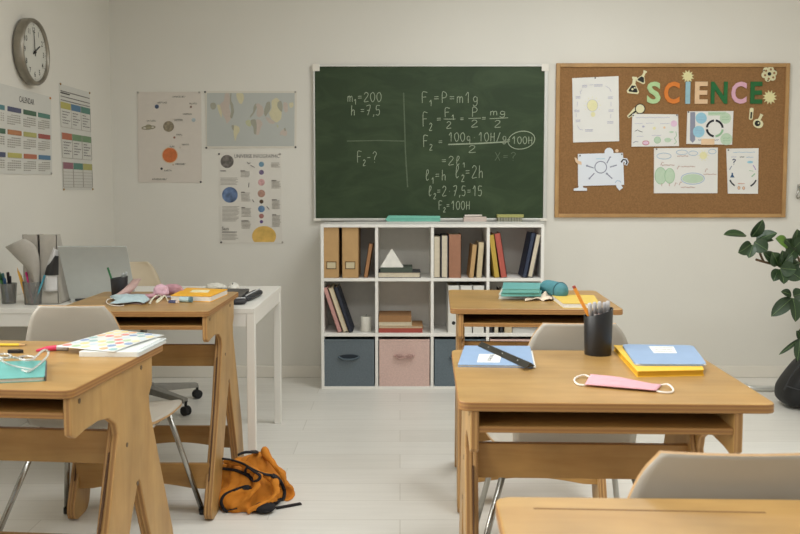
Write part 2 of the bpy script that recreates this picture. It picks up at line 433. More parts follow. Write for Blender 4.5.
for cx in (bx0, bx1 - .04):
    for cz in (bz0, bz1 - .04):
        k = MB().box((cx - .002, WALL_Y - .029, cz - .002), (cx + .042, WALL_Y - .025, cz + .014 if cz == bz0 else cz + .042))
        MBx = k.build('corner_cap', white_paint, cb, world=True, bevel=.002)
tz = bz0 - .006
MB().box((bx0 + .2, WALL_Y - .075, tz - .010), (bx1 - .02, WALL_Y - .02, tz)).box((bx0 + .2, WALL_Y - .078, tz - .010), (bx1 - .02, WALL_Y - .073, tz + .003)).build('chalk_tray', alu, cb, world=True)
S = Sheet('back'); H = .0186
def q3(x, y): return (310 + x / 3.2375, 60 + y / 3.2375)
def wr(txt, x0, x1, ytop, ybot, m=None, w=.004):
    p = q3(x0, ybot); r = q3(x1, ybot); S.write(txt, p[0], r[0], p[1], (ybot - ytop) / 3.2375, w, m or chalk, H)
def ln(*pts, m=None, w=.004): S.stroke([q3(*p) for p in pts], w, m or chalk, H)
wr('m_1=200', 122, 236, 106, 136); wr('h =7,5', 132, 232, 148, 180)
ln((303, 107), (306, 200), (309, 300), (316, 412), m=chalk2, w=.008); ln((120, 263), (220, 261), (307, 263), m=chalk2, w=.007)
wr('F_2-?', 152, 222, 297, 332)
wr('F_1=P=m1g', 360, 550, 106, 140)
wr('F_2', 363, 398, 172, 216); wr('=', 408, 430, 178, 206); wr('F_1', 434, 470, 157, 186); ln((432, 192), (470, 192)); wr('2', 440, 462, 200, 222)
wr('=', 484, 502, 178, 204); wr('P', 522, 548, 155, 184); ln((512, 190), (552, 189)); wr('2', 520, 548, 195, 218); wr('=', 554, 574, 176, 202)
wr('mg', 582, 640, 158, 180); ln((580, 191), (640, 188)); wr('2', 595, 622, 196, 219)
wr('F_2', 365, 398, 246, 282); wr('=', 414, 434, 252, 278); wr('100g.10H/g', 447, 640, 236, 264); ln((447, 274), (540, 271), (642, 265), w=.008); wr('2', 512, 542, 277, 300)
wr('=', 634, 652, 250, 272, w=.005); wr('100H', 652, 722, 249, 272)
S.stroke([q3(683 + 43 * cos(k * pi / 16) , 260 - 29 * sin(k * pi / 16 + .15)) for k in range(32)], .005, chalk, H, closed=True)
wr('X=?', 597, 672, 299, 326, m=chalk2, w=.005)
wr('=2l_1', 424, 505, 312, 340); wr('l_1=h', 372, 445, 356, 390); wr('l_2=2h', 468, 565, 342, 382)
wr('l_2=2.7,5=15', 382, 560, 408, 440); wr('F_2=100H', 415, 520, 457, 484)
S.build('chalk_writing', cb)
# what lies on the tray
def traybox(name, x0, x1, h, dep, m, label, cat, ridge=None):
    p0, p1 = ony(x0, 221, WALL_Y - .04).x, ony(x1, 221, WALL_Y - .04).x
    e = empty(name, ((p0 + p1) / 2, WALL_Y - .045, tz), label=label, cat=cat)
    return e, p0, p1
e, p0, p1 = traybox('ruler_case', 387, 440, 0, 0, None, 'long flat mint green case lying on the chalkboard tray', 'case')
tealm = mat('mint_plastic', (118, 190, 170), 0.4)
MB().prism(rounded([(p0 - .012, tz + .014), (p0 + .01, tz), (p1, tz), (p1, tz + .037), (p0 + .01, tz + .040)], .004), WALL_Y - .068, WALL_Y - .028, 'Y').build('case_body', tealm, e, world=True, bevel=.002)
MB().box((p0 + .02, WALL_Y - .069, tz + .018), (p1 - .003, WALL_Y - .0665, tz + .0205)).build('seam', mat('mint_dark', (80, 145, 130)), e, world=True)
e, p0, p1 = traybox('chalk_box', 463.5, 486, 0, 0, None, 'open pale pink box of chalk sticks on the chalkboard tray', 'box')
pk = mat('pale_pink_card', (206, 188, 178), 0.8)
MB().box((p0, WALL_Y - .07, tz), (p1, WALL_Y - .025, tz + .032)).build('box_body', pk, e, world=True, bevel=.002)
for k in range(3):
    y = WALL_Y - .06 + k * .014
    MB().tube([(p0 + .006 + .02 * k, y, tz + .039), (p0 + .075 + .02 * k, y, tz + .039)], .006).build('chalk_stick', mat('chalk_white', (226, 216, 206), .9), e, world=True)
e, p0, p1 = traybox('board_eraser', 496.5, 523, 0, 0, None, 'olive yellow felt board eraser with grey ribbed pad on the tray', 'eraser')
MB().box((p0, WALL_Y - .072, tz + .028), (p1, WALL_Y - .024, tz + .047)).build('eraser_back', mat('olive_plastic', (168, 165, 98), .6), e, world=True, bevel=.003)
pd = MB()
for k in range(9):
    s_ = (p1 - p0 - .01) / 9; pd.box((p0 + .005 + s_ * k, WALL_Y - .07, tz), (p0 + .005 + s_ * (k + .8), WALL_Y - .026, tz + .028))
pd.build('felt_pad', mat('grey_felt', (150, 148, 130), .95), e, world=True)

# ------------------------------------------------------------------ cork board
def cork_mat():
    m = bpy.data.materials.new('cork'); m.use_nodes = True; nt = m.node_tree; b = nt.nodes['Principled BSDF']
    tc = nt.nodes.new('ShaderNodeTexCoord'); n = nt.nodes.new('ShaderNodeTexNoise'); n.inputs['Scale'].default_value = 130; n.inputs['Detail'].default_value = 4
    nt.links.new(tc.outputs['Object'], n.inputs['Vector']); r = nt.nodes.new('ShaderNodeValToRGB')
    r.color_ramp.elements[0].position = .32; r.color_ramp.elements[1].position = .68
    r.color_ramp.elements[0].color = lin((130, 94, 56)) + (1,); r.color_ramp.elements[1].color = lin((150, 110, 68)) + (1,)
    nt.links.new(n.outputs['Fac'], r.inputs['Fac']); nt.links.new(r.outputs['Color'], b.inputs['Base Color']); b.inputs['Roughness'].default_value = .95; return m
kx0, kx1, kz0, kz1 = .960, 2.395, 1.008, 1.956
ck = empty('cork_board', ((kx0 + kx1) / 2, WALL_Y - .001, kz0), label='large brown cork pinboard with a pale wooden frame, right of the chalkboard', cat='pinboard')
MB().box((kx0 + .02, WALL_Y - .012, kz0 + .02), (kx1 - .02, WALL_Y - .002, kz1 - .02)).build('cork_panel', cork_mat(), ck, world=True)
pine_h = wood('frame_wood_h', (186, 146, 94), (164, 124, 76), 'X'); pine_v = wood('frame_wood_v', (186, 146, 94), (164, 124, 76), 'Z')
t = .024
for q, m in (((kx0, kz0, kx0 + t, kz1), pine_v), ((kx1 - t, kz0, kx1, kz1), pine_v), ((kx0 + t, kz1 - t, kx1 - t, kz1), pine_h), ((kx0 + t, kz0, kx1 - t, kz0 + t), pine_h)):
    MB().box((q[0], WALL_Y - .022, q[1]), (q[2], WALL_Y - .001, q[3])).build('frame_rail', m, ck, world=True, bevel=.003)

paper = mat('drawing_paper', (226, 224, 218), .9, var=.02, scale=8)
paper_w = mat('cool_white_paper', (222, 226, 232), .9, var=.02, scale=8)
inkg = flat('pencil_grey', (128, 126, 134)); inkl = flat('lavender_pencil', (178, 176, 196)); inkb = flat('ink_black', (30, 32, 40)); inkr = flat('brown_pencil', (176, 128, 116))
yel = flat('yellow_crayon', (226, 220, 172)); grn = flat('green_crayon', (150, 188, 150)); grnl = flat('green_wash', (188, 208, 182)); blu = flat('blue_crayon', (150, 178, 204)); blul = flat('blue_wash', (150, 196, 214)); prp = flat('purple_crayon', (176, 150, 196)); redc = flat('red_crayon', (190, 100, 104)); pnk = flat('pink_wash', (222, 190, 210)); gry = flat('grey_wash', (140, 142, 158)); peach = flat('peach_card', (228, 196, 160)); org = flat('orange_ink', (205, 120, 70))
CORK = .0125   # the cork's face, measured out from the wall
def drawing(label, corners, m=None, group='drawings pinned to the cork board', pins=None):
    c = sum((ony(p[0], p[1], WALL_Y) for p in corners), Vector()) / 4; lo = min(ony(p[0], p[1], WALL_Y).z for p in corners)
    e = empty('drawing', (c.x, WALL_Y - CORK, lo), label=label, cat='drawing', group=group)
    S = Sheet('back'); S.poly(corners, m or paper, CORK, CORK + .006); S.build('paper_sheet', e)
    for p in (pins or []):
        q = ony(p[0], p[1], WALL_Y); MB().ball((q.x, WALL_Y - CORK - .009, q.z), .005, 8).build('push_pin', mat('pin_metal', (90, 86, 82), .4, .3), e, world=True, smooth=True)
    return e, Sheet('back')
HD = CORK + .0064
def scrib(S, x0, x1, y, m, T, w=.003, amp=1.2, n=14):
    S.stroke([T(x0 + (x1 - x0) * k / n, y + amp * (1 if k % 2 else -1) * (0.6 + .4 * sin(k * 2.3))) for k in range(n + 1)], w, m, HD)
def ring(S, cx, cy, rx, m, T, w=.003, ry=None, a0=0, a1=2 * pi, h=None):
    ry = rx if ry is None else ry; full = abs(a1 - a0 - 2 * pi) < .01
    S.stroke([T(cx + rx * cos(a0 + (a1 - a0) * k / 24), cy - ry * sin(a0 + (a1 - a0) * k / 24)) for k in range(24 if full else 25)], w, m, HD if h is None else h, closed=full)
def disc(S, cx, cy, rx, m, T, ry=None, h0=None, h1=None):
    ry = rx if ry is None else ry; S.poly([T(*p) for p in circ(cx, cy, rx, 28, ry)], m, HD - .0003 if h0 is None else h0, HD if h1 is None else h1)
# 1 the bulb sheet
T = lambda x, y: (565 + x / 6.286, 65 + y / 6.286)
e, S = drawing('tall white sheet with a faint yellow light bulb, topmost left on the cork board', [T(42, 85), T(332, 72), T(336, 480), T(48, 488)], pins=[T(185, 84)])
disc(S, 168, 256, 33, yel, T, 36); disc(S, 172, 312, 14, yel, T, 16); ring(S, 168, 256, 34, inkl, T, .002, 37)
for k in range(9):
    a = -.5 + k * .52; S.stroke([T(168 + 44 * cos(a), 256 - 46 * sin(a)), T(168 + 54 * cos(a), 256 - 56 * sin(a))], .0025, yel, HD)
for (x, y, w_) in ((120, 135, 15), (205, 130, 26), (280, 207, 15), (285, 288, 15), (280, 362, 18), (78, 205, 14), (70, 290, 16), (78, 352, 14), (147, 412, 24)):
    scrib(S, x - w_, x + w_, y - 4, inkl, T, .0035, 3); scrib(S, x - w_, x + w_, y + 5, inkl, T, .003, 3)
for c in ([(150, 128), (172, 126)], [(250, 134), (275, 150), (286, 172)], [(284, 235), (284, 262)], [(283, 310), (282, 335)], [(74, 232), (72, 262)], [(66, 305), (66, 330)], [(72, 382), (88, 405), (108, 410)], [(95, 185), (90, 170), (102, 160)]):
    S.stroke([T(*p) for p in c], .0025, inkl, HD)
S.build('pencil_drawing', e)
# 2 sun diagram with cut-out figures
T = lambda x, y: (565 + x / 8.907, 140 + y / 8.907)
e, S = drawing('white sheet with a dark ray circle and cut-out hands and feet around its edges', [T(110, 125), T(510, 115), T(520, 400), T(112, 410)], paper_w, pins=[T(127, 140), T(498, 128)])
ring(S, 312, 243, 52, gry, T, .006)
for c in ([(190, 230), (250, 250)], [(212, 342), (255, 296)], [(366, 208), (395, 152)], [(394, 242), (455, 224)], [(366, 300), (415, 345)]): S.stroke([T(*p) for p in c], .007, gry, HD)
for q in ((190, 230), (212, 342), (395, 152), (366, 300)): disc(S, q[0], q[1], 9, gry, T, h0=HD - .0002, h1=HD + .0003)
scrib(S, 270, 350, 168, blul, T)
S.build('pencil_drawing', e)
S = Sheet('back'); h0, h1 = HD + .0002, HD + .001
disc(S, 385, 110, 40, paper_w, T, h0=h0, h1=h1); S.build('paper_cutout', e); S = Sheet('back'); disc(S, 455, 97, 15, peach, T, h0=h0, h1=h1)
S.build('paper_cutout', e); S = Sheet('back'); S.poly([T(*p) for p in ((78, 155), (95, 160), (112, 185), (140, 195), (142, 222), (110, 215), (88, 195))], peach, h0, h1)
S.build('paper_cutout', e); S = Sheet('back'); S.poly([T(*p) for p in ((500, 160), (545, 165), (560, 195), (545, 228), (520, 220), (525, 195), (490, 205))], paper_w, h0, h1)
S.stroke([T(*p) for p in ((492, 200), (510, 175), (535, 178), (545, 200), (535, 220))], .009, inkb, h1 + .0002)
S.build('paper_cutout', e); S = Sheet('back'); S.poly([T(*p) for p in ((118, 400), (150, 400), (158, 425), (190, 428), (188, 452), (72, 452), (72, 432), (112, 425))], paper_w, h0, h1)
S.build('paper_cutout', e); S = Sheet('back'); S.poly([T(*p) for p in ((440, 370), (485, 362), (495, 405), (510, 425), (478, 450), (452, 420))], paper_w, h0, h1)
S.stroke([T(*p) for p in ((440, 382), (455, 362), (480, 365), (490, 378))], .004, blu, h1 + .0002); scrib(S, 360, 410, 112, blu, T)
S.build('paper_cutout', e)
# 3 small lined sheet
T = lambda x, y: (620 + x / 5.342, 100 + y / 5.342)
e, S = drawing('small white sheet of tiny coloured doodles under the magnifying glass cut-out', [T(62, 75), T(305, 78), T(310, 247), T(58, 250)], pins=[T(66, 84), T(298, 82)])
scrib(S, 80, 260, 95, inkl, T, .003, 3, 30)
for (x0, x1, y) in ((75, 115, 127), (135, 175, 125), (210, 260, 127), (240, 275, 212), (85, 120, 195), (165, 215, 190)): scrib(S, x0, x1, y, inkl, T, .0025, 2)
disc(S, 283, 127, 17, pnk, T); disc(S, 178, 152, 8, yel, T); disc(S, 133, 230, 16, pnk, T, 10); ring(S, 133, 230, 17, redc, T, .004, 11)
disc(S, 195, 215, 16, grnl, T, 15); ring(S, 195, 215, 17, grn, T, .003); disc(S, 232, 148, 6, peach, T)
S.stroke([T(*p) for p in ((75, 168), (90, 160), (100, 168), (115, 172))], .003, inkb, HD); S.stroke([T(*p) for p in ((65, 230), (80, 222), (92, 225))], .004, gry, HD)
S.stroke([T(*p) for p in ((292, 170), (298, 190), (285, 205), (297, 225), (285, 235))], .004, grn, HD); disc(S, 270, 172, 12, grnl, T, 5); disc(S, 250, 215, 18, grnl, T, 12); disc(S, 120, 143, 7, inkl, T, 5)
S.build('pencil_drawing', e)
# 4 ring diagram
e, S = drawing('white sheet with a black ring between blue and green circles, below the letters', [T(355, 62), T(600, 60), T(593, 240), T(350, 235)], pins=[T(360, 66)])
S.poly([T(*p) for p in ((370, 66), (396, 66), (396, 215), (382, 230), (368, 215))], gry, HD - .0003, HD)
for (x, y, r_, m) in ((428, 98, 30, blul), (415, 170, 31, blul), (557, 98, 30, grnl), (562, 210, 32, grnl)):
    disc(S, x, y, r_, m, T); scrib(S, x - 18, x + 18, y - 6, blu if m is blul else grn, T, .003, 3); scrib(S, x - 18, x + 18, y + 8, blu if m is blul else grn, T, .003, 3)
S.poly([T(*p) for p in rect(465, 64, 560, 84)], grnl, HD - .0003, HD - .0001); scrib(S, 468, 556, 74, grn, T, .003, 4, 20)
for k in range(4): ring(S, 500, 153, 42, inkb if k < 3 else grn, T, .013, a0=pi * .03 + k * pi / 2, a1=pi * .46 + k * pi / 2)
disc(S, 500, 153, 36, paper, T)
scrib(S, 412, 520, 214, gry, T, .004, 3, 20)
S.poly([T(*p) for p in rect(428, 208, 498, 240)], peach, HD, HD + .0008); scrib(S, 434, 492, 222, org, T, .003, 3)
S.build('pencil_drawing', e)
# 5 nature drawing
e, S = drawing('wide cream sheet with green trees, a blue pond and a yellow sun', [T(178, 258), T(517, 255), T(515, 498), T(177, 498)], pins=[T(190, 263)])
for (x, rx, ry) in ((212, 30, 44), (260, 26, 40)): disc(S, x, 405, rx, grnl, T, ry); ring(S, x, 405, rx, grn, T, .004, ry)
ring(S, 383, 420, 62, blu, T, .004, 30); disc(S, 383, 420, 56, grnl, T, 24); disc(S, 440, 297, 20, yel, T)
for k in range(10): S.stroke([T(440 + 22 * cos(k * .63), 297 - 22 * sin(k * .63)), T(440 + 30 * cos(k * .63), 297 - 30 * sin(k * .63))], .003, yel, HD)
for (x, y, rx, ry) in ((230, 300, 38, 16), (325, 280, 30, 12), (385, 285, 24, 12), (487, 276, 20, 12)): ring(S, x, y, rx, blu, T, .003, ry)
for (x0, x1, y) in ((300, 358, 300), (218, 285, 348), (322, 395, 356), (440, 508, 397), (320, 395, 466)): scrib(S, x0, x1, y, inkr, T, .003, 3, 18)
for (x, y) in ((300, 370), (212, 350), (448, 385), (285, 460), (310, 455)): S.stroke([T(x, y), T(x + 8, y - 18), T(x + 16, y - 14)], .003, inkr, HD)
for x in (218, 258): S.stroke([T(x, 445), T(x, 460)], .003, inkr, HD)
S.build('pencil_drawing', e)
# 6 cycle drawing
T = lambda x, y: (715 + x / 8.213, 140 + y / 8.213)
e, S = drawing('narrow white sheet with a question mark and curved dark arrows, lowest right', [T(85, 72), T(348, 68), T(343, 442), T(98, 440)], pins=[T(100, 84)])
scrib(S, 140, 320, 102, blu, T, .003, 4, 22); scrib(S, 125, 165, 140, inkl, T, .003, 4); scrib(S, 195, 230, 140, inkb, T, .004, 3); scrib(S, 245, 305, 142, blu, T, .003, 3)
S.write('?', *[T(130, 0)[0], T(172, 0)[0]], T(0, 202)[1], 44 / 8.2, .006, flat('navy_ink', (52, 56, 92)), HD)
for (cx, a0, a1) in ((220, pi * 1.12, pi * 1.3), (220, pi * 1.68, pi * 1.88)): ring(S, cx, 290, 115, inkb, T, .009, 105, a0, a1)
ring(S, 220, 290, 118, gry, T, .005, 120, pi * .78, pi * .88); ring(S, 220, 290, 112, prp, T, .006, 120, pi * .12, pi * .24)
nav = flat('ink_blue', (50, 84, 120)); S.poly([T(*p) for p in ((126, 270), (138, 270), (138, 285), (150, 308), (114, 308), (126, 285))], nav, HD - .0003, HD)
disc(S, 278, 182, 24, blul, T, 10); S.stroke([T(290, 302), T(318, 276)], .007, grn, HD); S.stroke([T(270, 250), T(305, 258)], .003, grn, HD)
scrib(S, 178, 232, 358, org, T, .003, 3); disc(S, 186, 393, 9, peach, T, 13); disc(S, 225, 395, 9, peach, T, 12); ring(S, 186, 393, 9, inkr, T, .003, 13); ring(S, 225, 395, 9, inkr, T, .003, 12)
S.build('pencil_drawing', e)
# the word SCIENCE, each letter a thing
def cut(name, label, cat, group, layers):
    """layers: (outline px, material, h0, h1)"""
    allp = [ony(p[0], p[1], WALL_Y) for l in layers for p in l[0]]
    cx = sum(p.x for p in allp) / len(allp); lo = min(p.z for p in allp)
    e = empty(name, (cx, WALL_Y - CORK, lo), label=label, cat=cat, group=group)
    return e
for ch, x0, x1, rgb, lab in (('S', 646, 660, (176, 204, 150), 'light green paper letter S, first of the word on the cork board'), ('C', 663, 679, (214, 124, 52), 'orange paper letter C on the cork board'),
        ('I', 684.4, 689.5, (150, 186, 196), 'pale blue paper letter I on the cork board'), ('E', 693.7, 707, (222, 188, 150), 'peach paper letter E on the cork board'),
        ('N', 709.7, 726.7, (36, 104, 56), 'dark green paper letter N on the cork board'), ('C', 730, 745.8, (214, 166, 182), 'pink paper letter C on the cork board'), ('E', 749, 761.5, (38, 100, 52), 'dark green paper letter E, last of the word on the cork board')):
    v, f = text_faces(ch, 0.03); m = mat('letter_%s_%d' % (ch, x0), rgb, .85)
    xa, xb = min(p[0] for p in v), max(p[0] for p in v); ya, yb = min(p[1] for p in v), max(p[1] for p in v)
    A = ony(x0, 104, WALL_Y); B = ony(x1, 82, WALL_Y); n = len(v)
    e = empty('paper_letter', ((A.x + B.x) / 2, WALL_Y - CORK, A.z), label=lab, cat='letter', group='letters of the word on the cork board')
    P = [(A.x + (B.x - A.x) * (p[0] - xa) / (xb - xa), A.z + (B.z - A.z) * (p[1] - ya) / (yb - ya)) for p in v]
    from collections import Counter
    ed = Counter(); 
    for q in f:
        for i in range(len(q)): ed[(q[i], q[(i + 1) % len(q)])] += 1
    fs = [q for q in f] + [tuple(n + i for i in q)[::-1] for q in f] + [(a_, n + a_, n + b2, b2)[::-1] for (a_, b2) in ed if (b2, a_) not in ed]
    o = MB().add([(p[0], WALL_Y - CORK - .007, p[1]) for p in P] + [(p[0], WALL_Y - CORK, p[1]) for p in P], fs).build('letter_face', m, e, world=True)
crm = flat('cream_card', (222, 216, 176)); crmd = flat('sticker_black', (34, 34, 30))
def sticker(name, label, parts):
    """parts: list of (outline, material) each in photo places, stacked"""
    allp = [ony(p[0], p[1], WALL_Y) for p in parts[0][0]]
    e = empty(name, (sum(p.x for p in allp) / len(allp), WALL_Y - CORK, min(p.z for p in allp)), label=label, cat='paper cut-out', group='science cut-outs on the cork board')
    for i, (pts, m) in enumerate(parts):
        S = Sheet('back'); S.poly(pts, m, CORK + (0 if i == 0 else .0035 + .0008 * (i - 1)), CORK + .0035 + .0008 * i); S.build('card_base' if i == 0 else 'ink_shape', e)
    return e
def xf(cx, cy, k, ang):
    c, s_ = cos(ang), sin(ang); return lambda p: (cx + k * (p[0] * c + p[1] * s_), cy - k * (-p[0] * s_ + p[1] * c))
flask = [(-.28, 1), (.28, 1), (.28, .78), (.18, .74), (.18, .2), (.75, -.75), (.6, -1), (-.6, -1), (-.75, -.75), (-.18, .2), (-.18, .74), (-.28, .78)]
liquid = [(.22, -.05), (.55, -.68), (.45, -.82), (-.45, -.82), (-.55, -.68), (-.22, -.05)]
f1 = xf(633, 85.5, 8.4, .12); sticker('flask_cutout', 'large cream flask cut-out with black liquid, left of the letter S', [([f1(p) for p in flask], crm), ([f1(p) for p in liquid], crmd), ([f1(p) for p in circ(-.1, -.5, .13, 10)], crm), ([f1(p) for p in circ(.15, -.3, .1, 10)], crm)])
f2 = xf(642, 77, 6.5, -.5 + pi * 0 + .95); sticker('flask_cutout', 'small tilted cream flask cut-out with black liquid, beside the large flask', [([f2(p) for p in flask], crm), ([f2(p) for p in liquid], crmd)])
f3 = xf(638, 110, 1, 0); sticker('magnifying_glass_cutout', 'cream magnifying glass cut-out with dark rim at top corner of doodle sheet', [([(641, 110.5), (634, 107.5), (626.4, 116.2), (628.2, 118.4)], crm), ([(636.5, 111.5), (635.2, 110), (627.6, 116.6), (628.4, 117.4)], crmd), (circ(639.3, 109, 5.2), crmd), (circ(639.3, 109, 4.3), crm)])
def burst(cx, cy, r, n=11): return [(cx + (r if k % 2 == 0 else r * .6) * cos(pi * k / n + .2), cy - (r if k % 2 == 0 else r * .6) * sin(pi * k / n + .2)) for k in range(2 * n)]
gold = flat('cream_burst', (220, 212, 160))
sticker('starburst_cutout', 'cream starburst cut-out above the blue letter I', [(burst(687, 76.6, 6.6), gold)])
sticker('starburst_cutout', 'cream starburst cut-out right of the last green letter E', [(burst(768.7, 97.5, 7.4, 12), gold)])
pet = [(768 + (8.2 if k % 4 in (1, 2) else 5.4) * cos(pi * k / 14), 74.5 - (8.2 if k % 4 in (1, 2) else 5.4) * sin(pi * k / 14)) for k in range(28)]
atom = [(circ(768, 74.3, 4.6), crm)] + [(circ(768 + 4.9 * cos(a_), 74.4 - 4.9 * sin(a_), 3.1, 14), crm) for a_ in (.2, 1.25, 2.3, 3.35, 4.4, 5.45)] + [(circ(768, 74.3, 1.8), crmd)] + [(circ(768 + 4.8 * cos(a_), 74.5 - 4.8 * sin(a_), 1.1, 10), flat('cork_tone', (150, 108, 66))) for a_ in (.2, 1.3, 2.4, 3.4, 4.5, 5.5)] + [(circ(768 + 6.8 * cos(a_), 74.5 - 6.8 * sin(a_), .7, 8), crmd) for a_ in (.6, 2.6, 4.4)]
sticker('atom_cutout', 'cream atom cut-out in the upper right corner of the cork board', atom)
tub = rounded([(-.3, 1), (.3, 1), (.3, -1), (-.3, -1)], .28); f4 = xf(750.3, 114, 6, .1)
sticker('test_tube_cutout', 'narrow cream test tube cut-out below the last letter E', [([f4(p) for p in tub], crm), ([f4(p) for p in rounded([(-.14, .3), (.14, .3), (.14, -.8), (-.14, -.8)], .12)], crmd)])
rf = [(-.25, 1), (.25, 1), (.18, .8), (.18, .15)] + [(.18 + .52 * 0 + .62 * sin(a_ / 10 * pi * .9 + .3) * 1, -.38 + .6 * cos(a_ / 10 * pi * .9 + .3)) for a_ in range(11)] + [(-.62 * sin((10 - a_) / 10 * pi * .9 + .3) - .0, -.38 + .6 * cos((10 - a_) / 10 * pi * .9 + .3)) for a_ in range(11)] + [(-.18, .15), (-.18, .8)]
f5 = xf(757.7, 121, 7.2, .45)
sticker('flask_cutout', 'cream round flask cut-out with dark spots, beside the test tube cut-out', [([f5(p) for p in rf], crm), ([f5(p) for p in circ(0, -.4, .4, 16)], crmd), ([f5(p) for p in circ(.1, -.3, .12, 8)], crm)])

# ------------------------------------------------------------------ posters on the back wall
def pinheads(e, pts, wall='back', m=None):
    for p in pts:
        q = ony(p[0], p[1], WALL_Y) if wall == 'back' else onx(p[0], p[1], WALL_X)
        c = (q.x, WALL_Y - .004, q.z) if wall == 'back' else (WALL_X + .004, q.y, q.z)
        MB().ball(c, .0065, 8).build('push_pin', m or mat('pin_dark', (70, 66, 66), .4, .3), e, world=True, smooth=True)
def poster(name, label, corners, m, wall='back', cat='poster'):
    fn = (lambda p: ony(p[0], p[1], WALL_Y)) if wall == 'back' else (lambda p: onx(p[0], p[1], WALL_X))
    q = [fn(p) for p in corners]; c = sum(q, Vector()) / 4
    e = empty(name, (c.x, c.y, min(p.z for p in q)), label=label, cat=cat)
    S = Sheet(wall); S.poly(corners, m, .0005, .003); S.build('paper_sheet', e); return e
HP = .0034
txt = flat('print_grey', (112, 106, 102)); txtl = flat('print_pale', (168, 162, 152)); txtd = flat('print_dark', (66, 62, 60))
def globe(e, wall, cx, cy, r, rgb, name='planet', ry=None, var=.25, sc=30):
    S = Sheet(wall); m = mat('print_%d_%d' % (int(cx * 10), int(cy * 10)), rgb, .7, var=var, scale=sc); S.poly(circ(cx, cy, r, 28, ry), m, .0028, HP); return S.build(name, e)
e = poster('planet_poster', 'warm grey poster of scattered planets around an orange sun, leftmost on the back wall', [(137.5, 91.9), (201.2, 91.9), (201.8, 183), (138.3, 182.3)], mat('warm_grey_paper', (212, 203, 192), .6, var=.01))
halo = globe(e, 'back', 170, 155.2, 8.2, (212, 184, 152), 'sun_halo', var=.05); S = Sheet('back'); S.poly(circ(170, 155.2, 7.3), mat('sun_orange', (200, 112, 62), .7, var=.12, scale=40), .003, HP + .0004); S.build('sun', e)
globe(e, 'back', 168.7, 126.5, 5.4, (140, 128, 106), sc=60, var=.4); globe(e, 'back', 157, 106.7, 2.1, (72, 84, 108)); globe(e, 'back', 191, 107, 1.1, (130, 104, 92)); globe(e, 'back', 193.7, 120, 2, (172, 182, 184))
globe(e, 'back', 174.5, 137.5, 1.1, (140, 100, 84)); globe(e, 'back', 161.7, 168.7, 1.2, (58, 56, 60)); globe(e, 'back', 180.3, 147.6, .9, (186, 176, 160)); globe(e, 'back', 173.2, 164.7, .9, (190, 166, 140)); globe(e, 'back', 148.7, 126.8, 3.3, (156, 148, 122), ry=2.4)
S = Sheet('back'); S.stroke([(148.7 + 6.6 * cos(k * pi / 12), 127.6 - 1.6 * sin(k * pi / 12) - 1.2 * cos(k * pi / 12) * .5) for k in range(24)], .006, flat('ring_print', (142, 136, 112)), HP + .0006, closed=True); S.build('planet_ring', e)
S = Sheet('back'); T = lambda x, y: (130 + x / 5.0857, 85 + y / 5.0857); boxm = flat('caption_box', (214, 206, 194))
for (x, y, w_, s_) in ((250, 60, 66, 'ASTEROID BELT'), (165, 90, 46, 'NEPTUNE'), (322, 95, 36, 'PLUTO'), (292, 148, 44, 'URANUS'), (248, 178, 42, 'JUPITER'), (108, 183, 44, 'SATURN'), (252, 253, 30, 'MARS'), (214, 313, 24, 'SUN'), (282, 303, 38, 'VENUS'), (258, 402, 50, 'MERCURY'), (194, 435, 36, 'EARTH'), (152, 479, 76, 'ASTEROID BELT')):
    S.poly([T(*p) for p in rect(x - w_ / 2 - 3, y - 7, x + w_ / 2 + 3, y + 7)], boxm, .0028, HP + (.0008 if s_ == 'SUN' else 0))
    a_ = T(x - w_ / 2, y + 4); c_ = T(x + w_ / 2, y + 4); S.text(s_, a_[0], c_[0], a_[1], 1.6, txtd, HP + .0012)
S.build('captions', e); pinheads(e, [(137.9, 92.5), (199.3, 92.5)], m=mat('pin_clear', (170, 164, 154), .4)); pinheads(e, [(200.8, 182)])

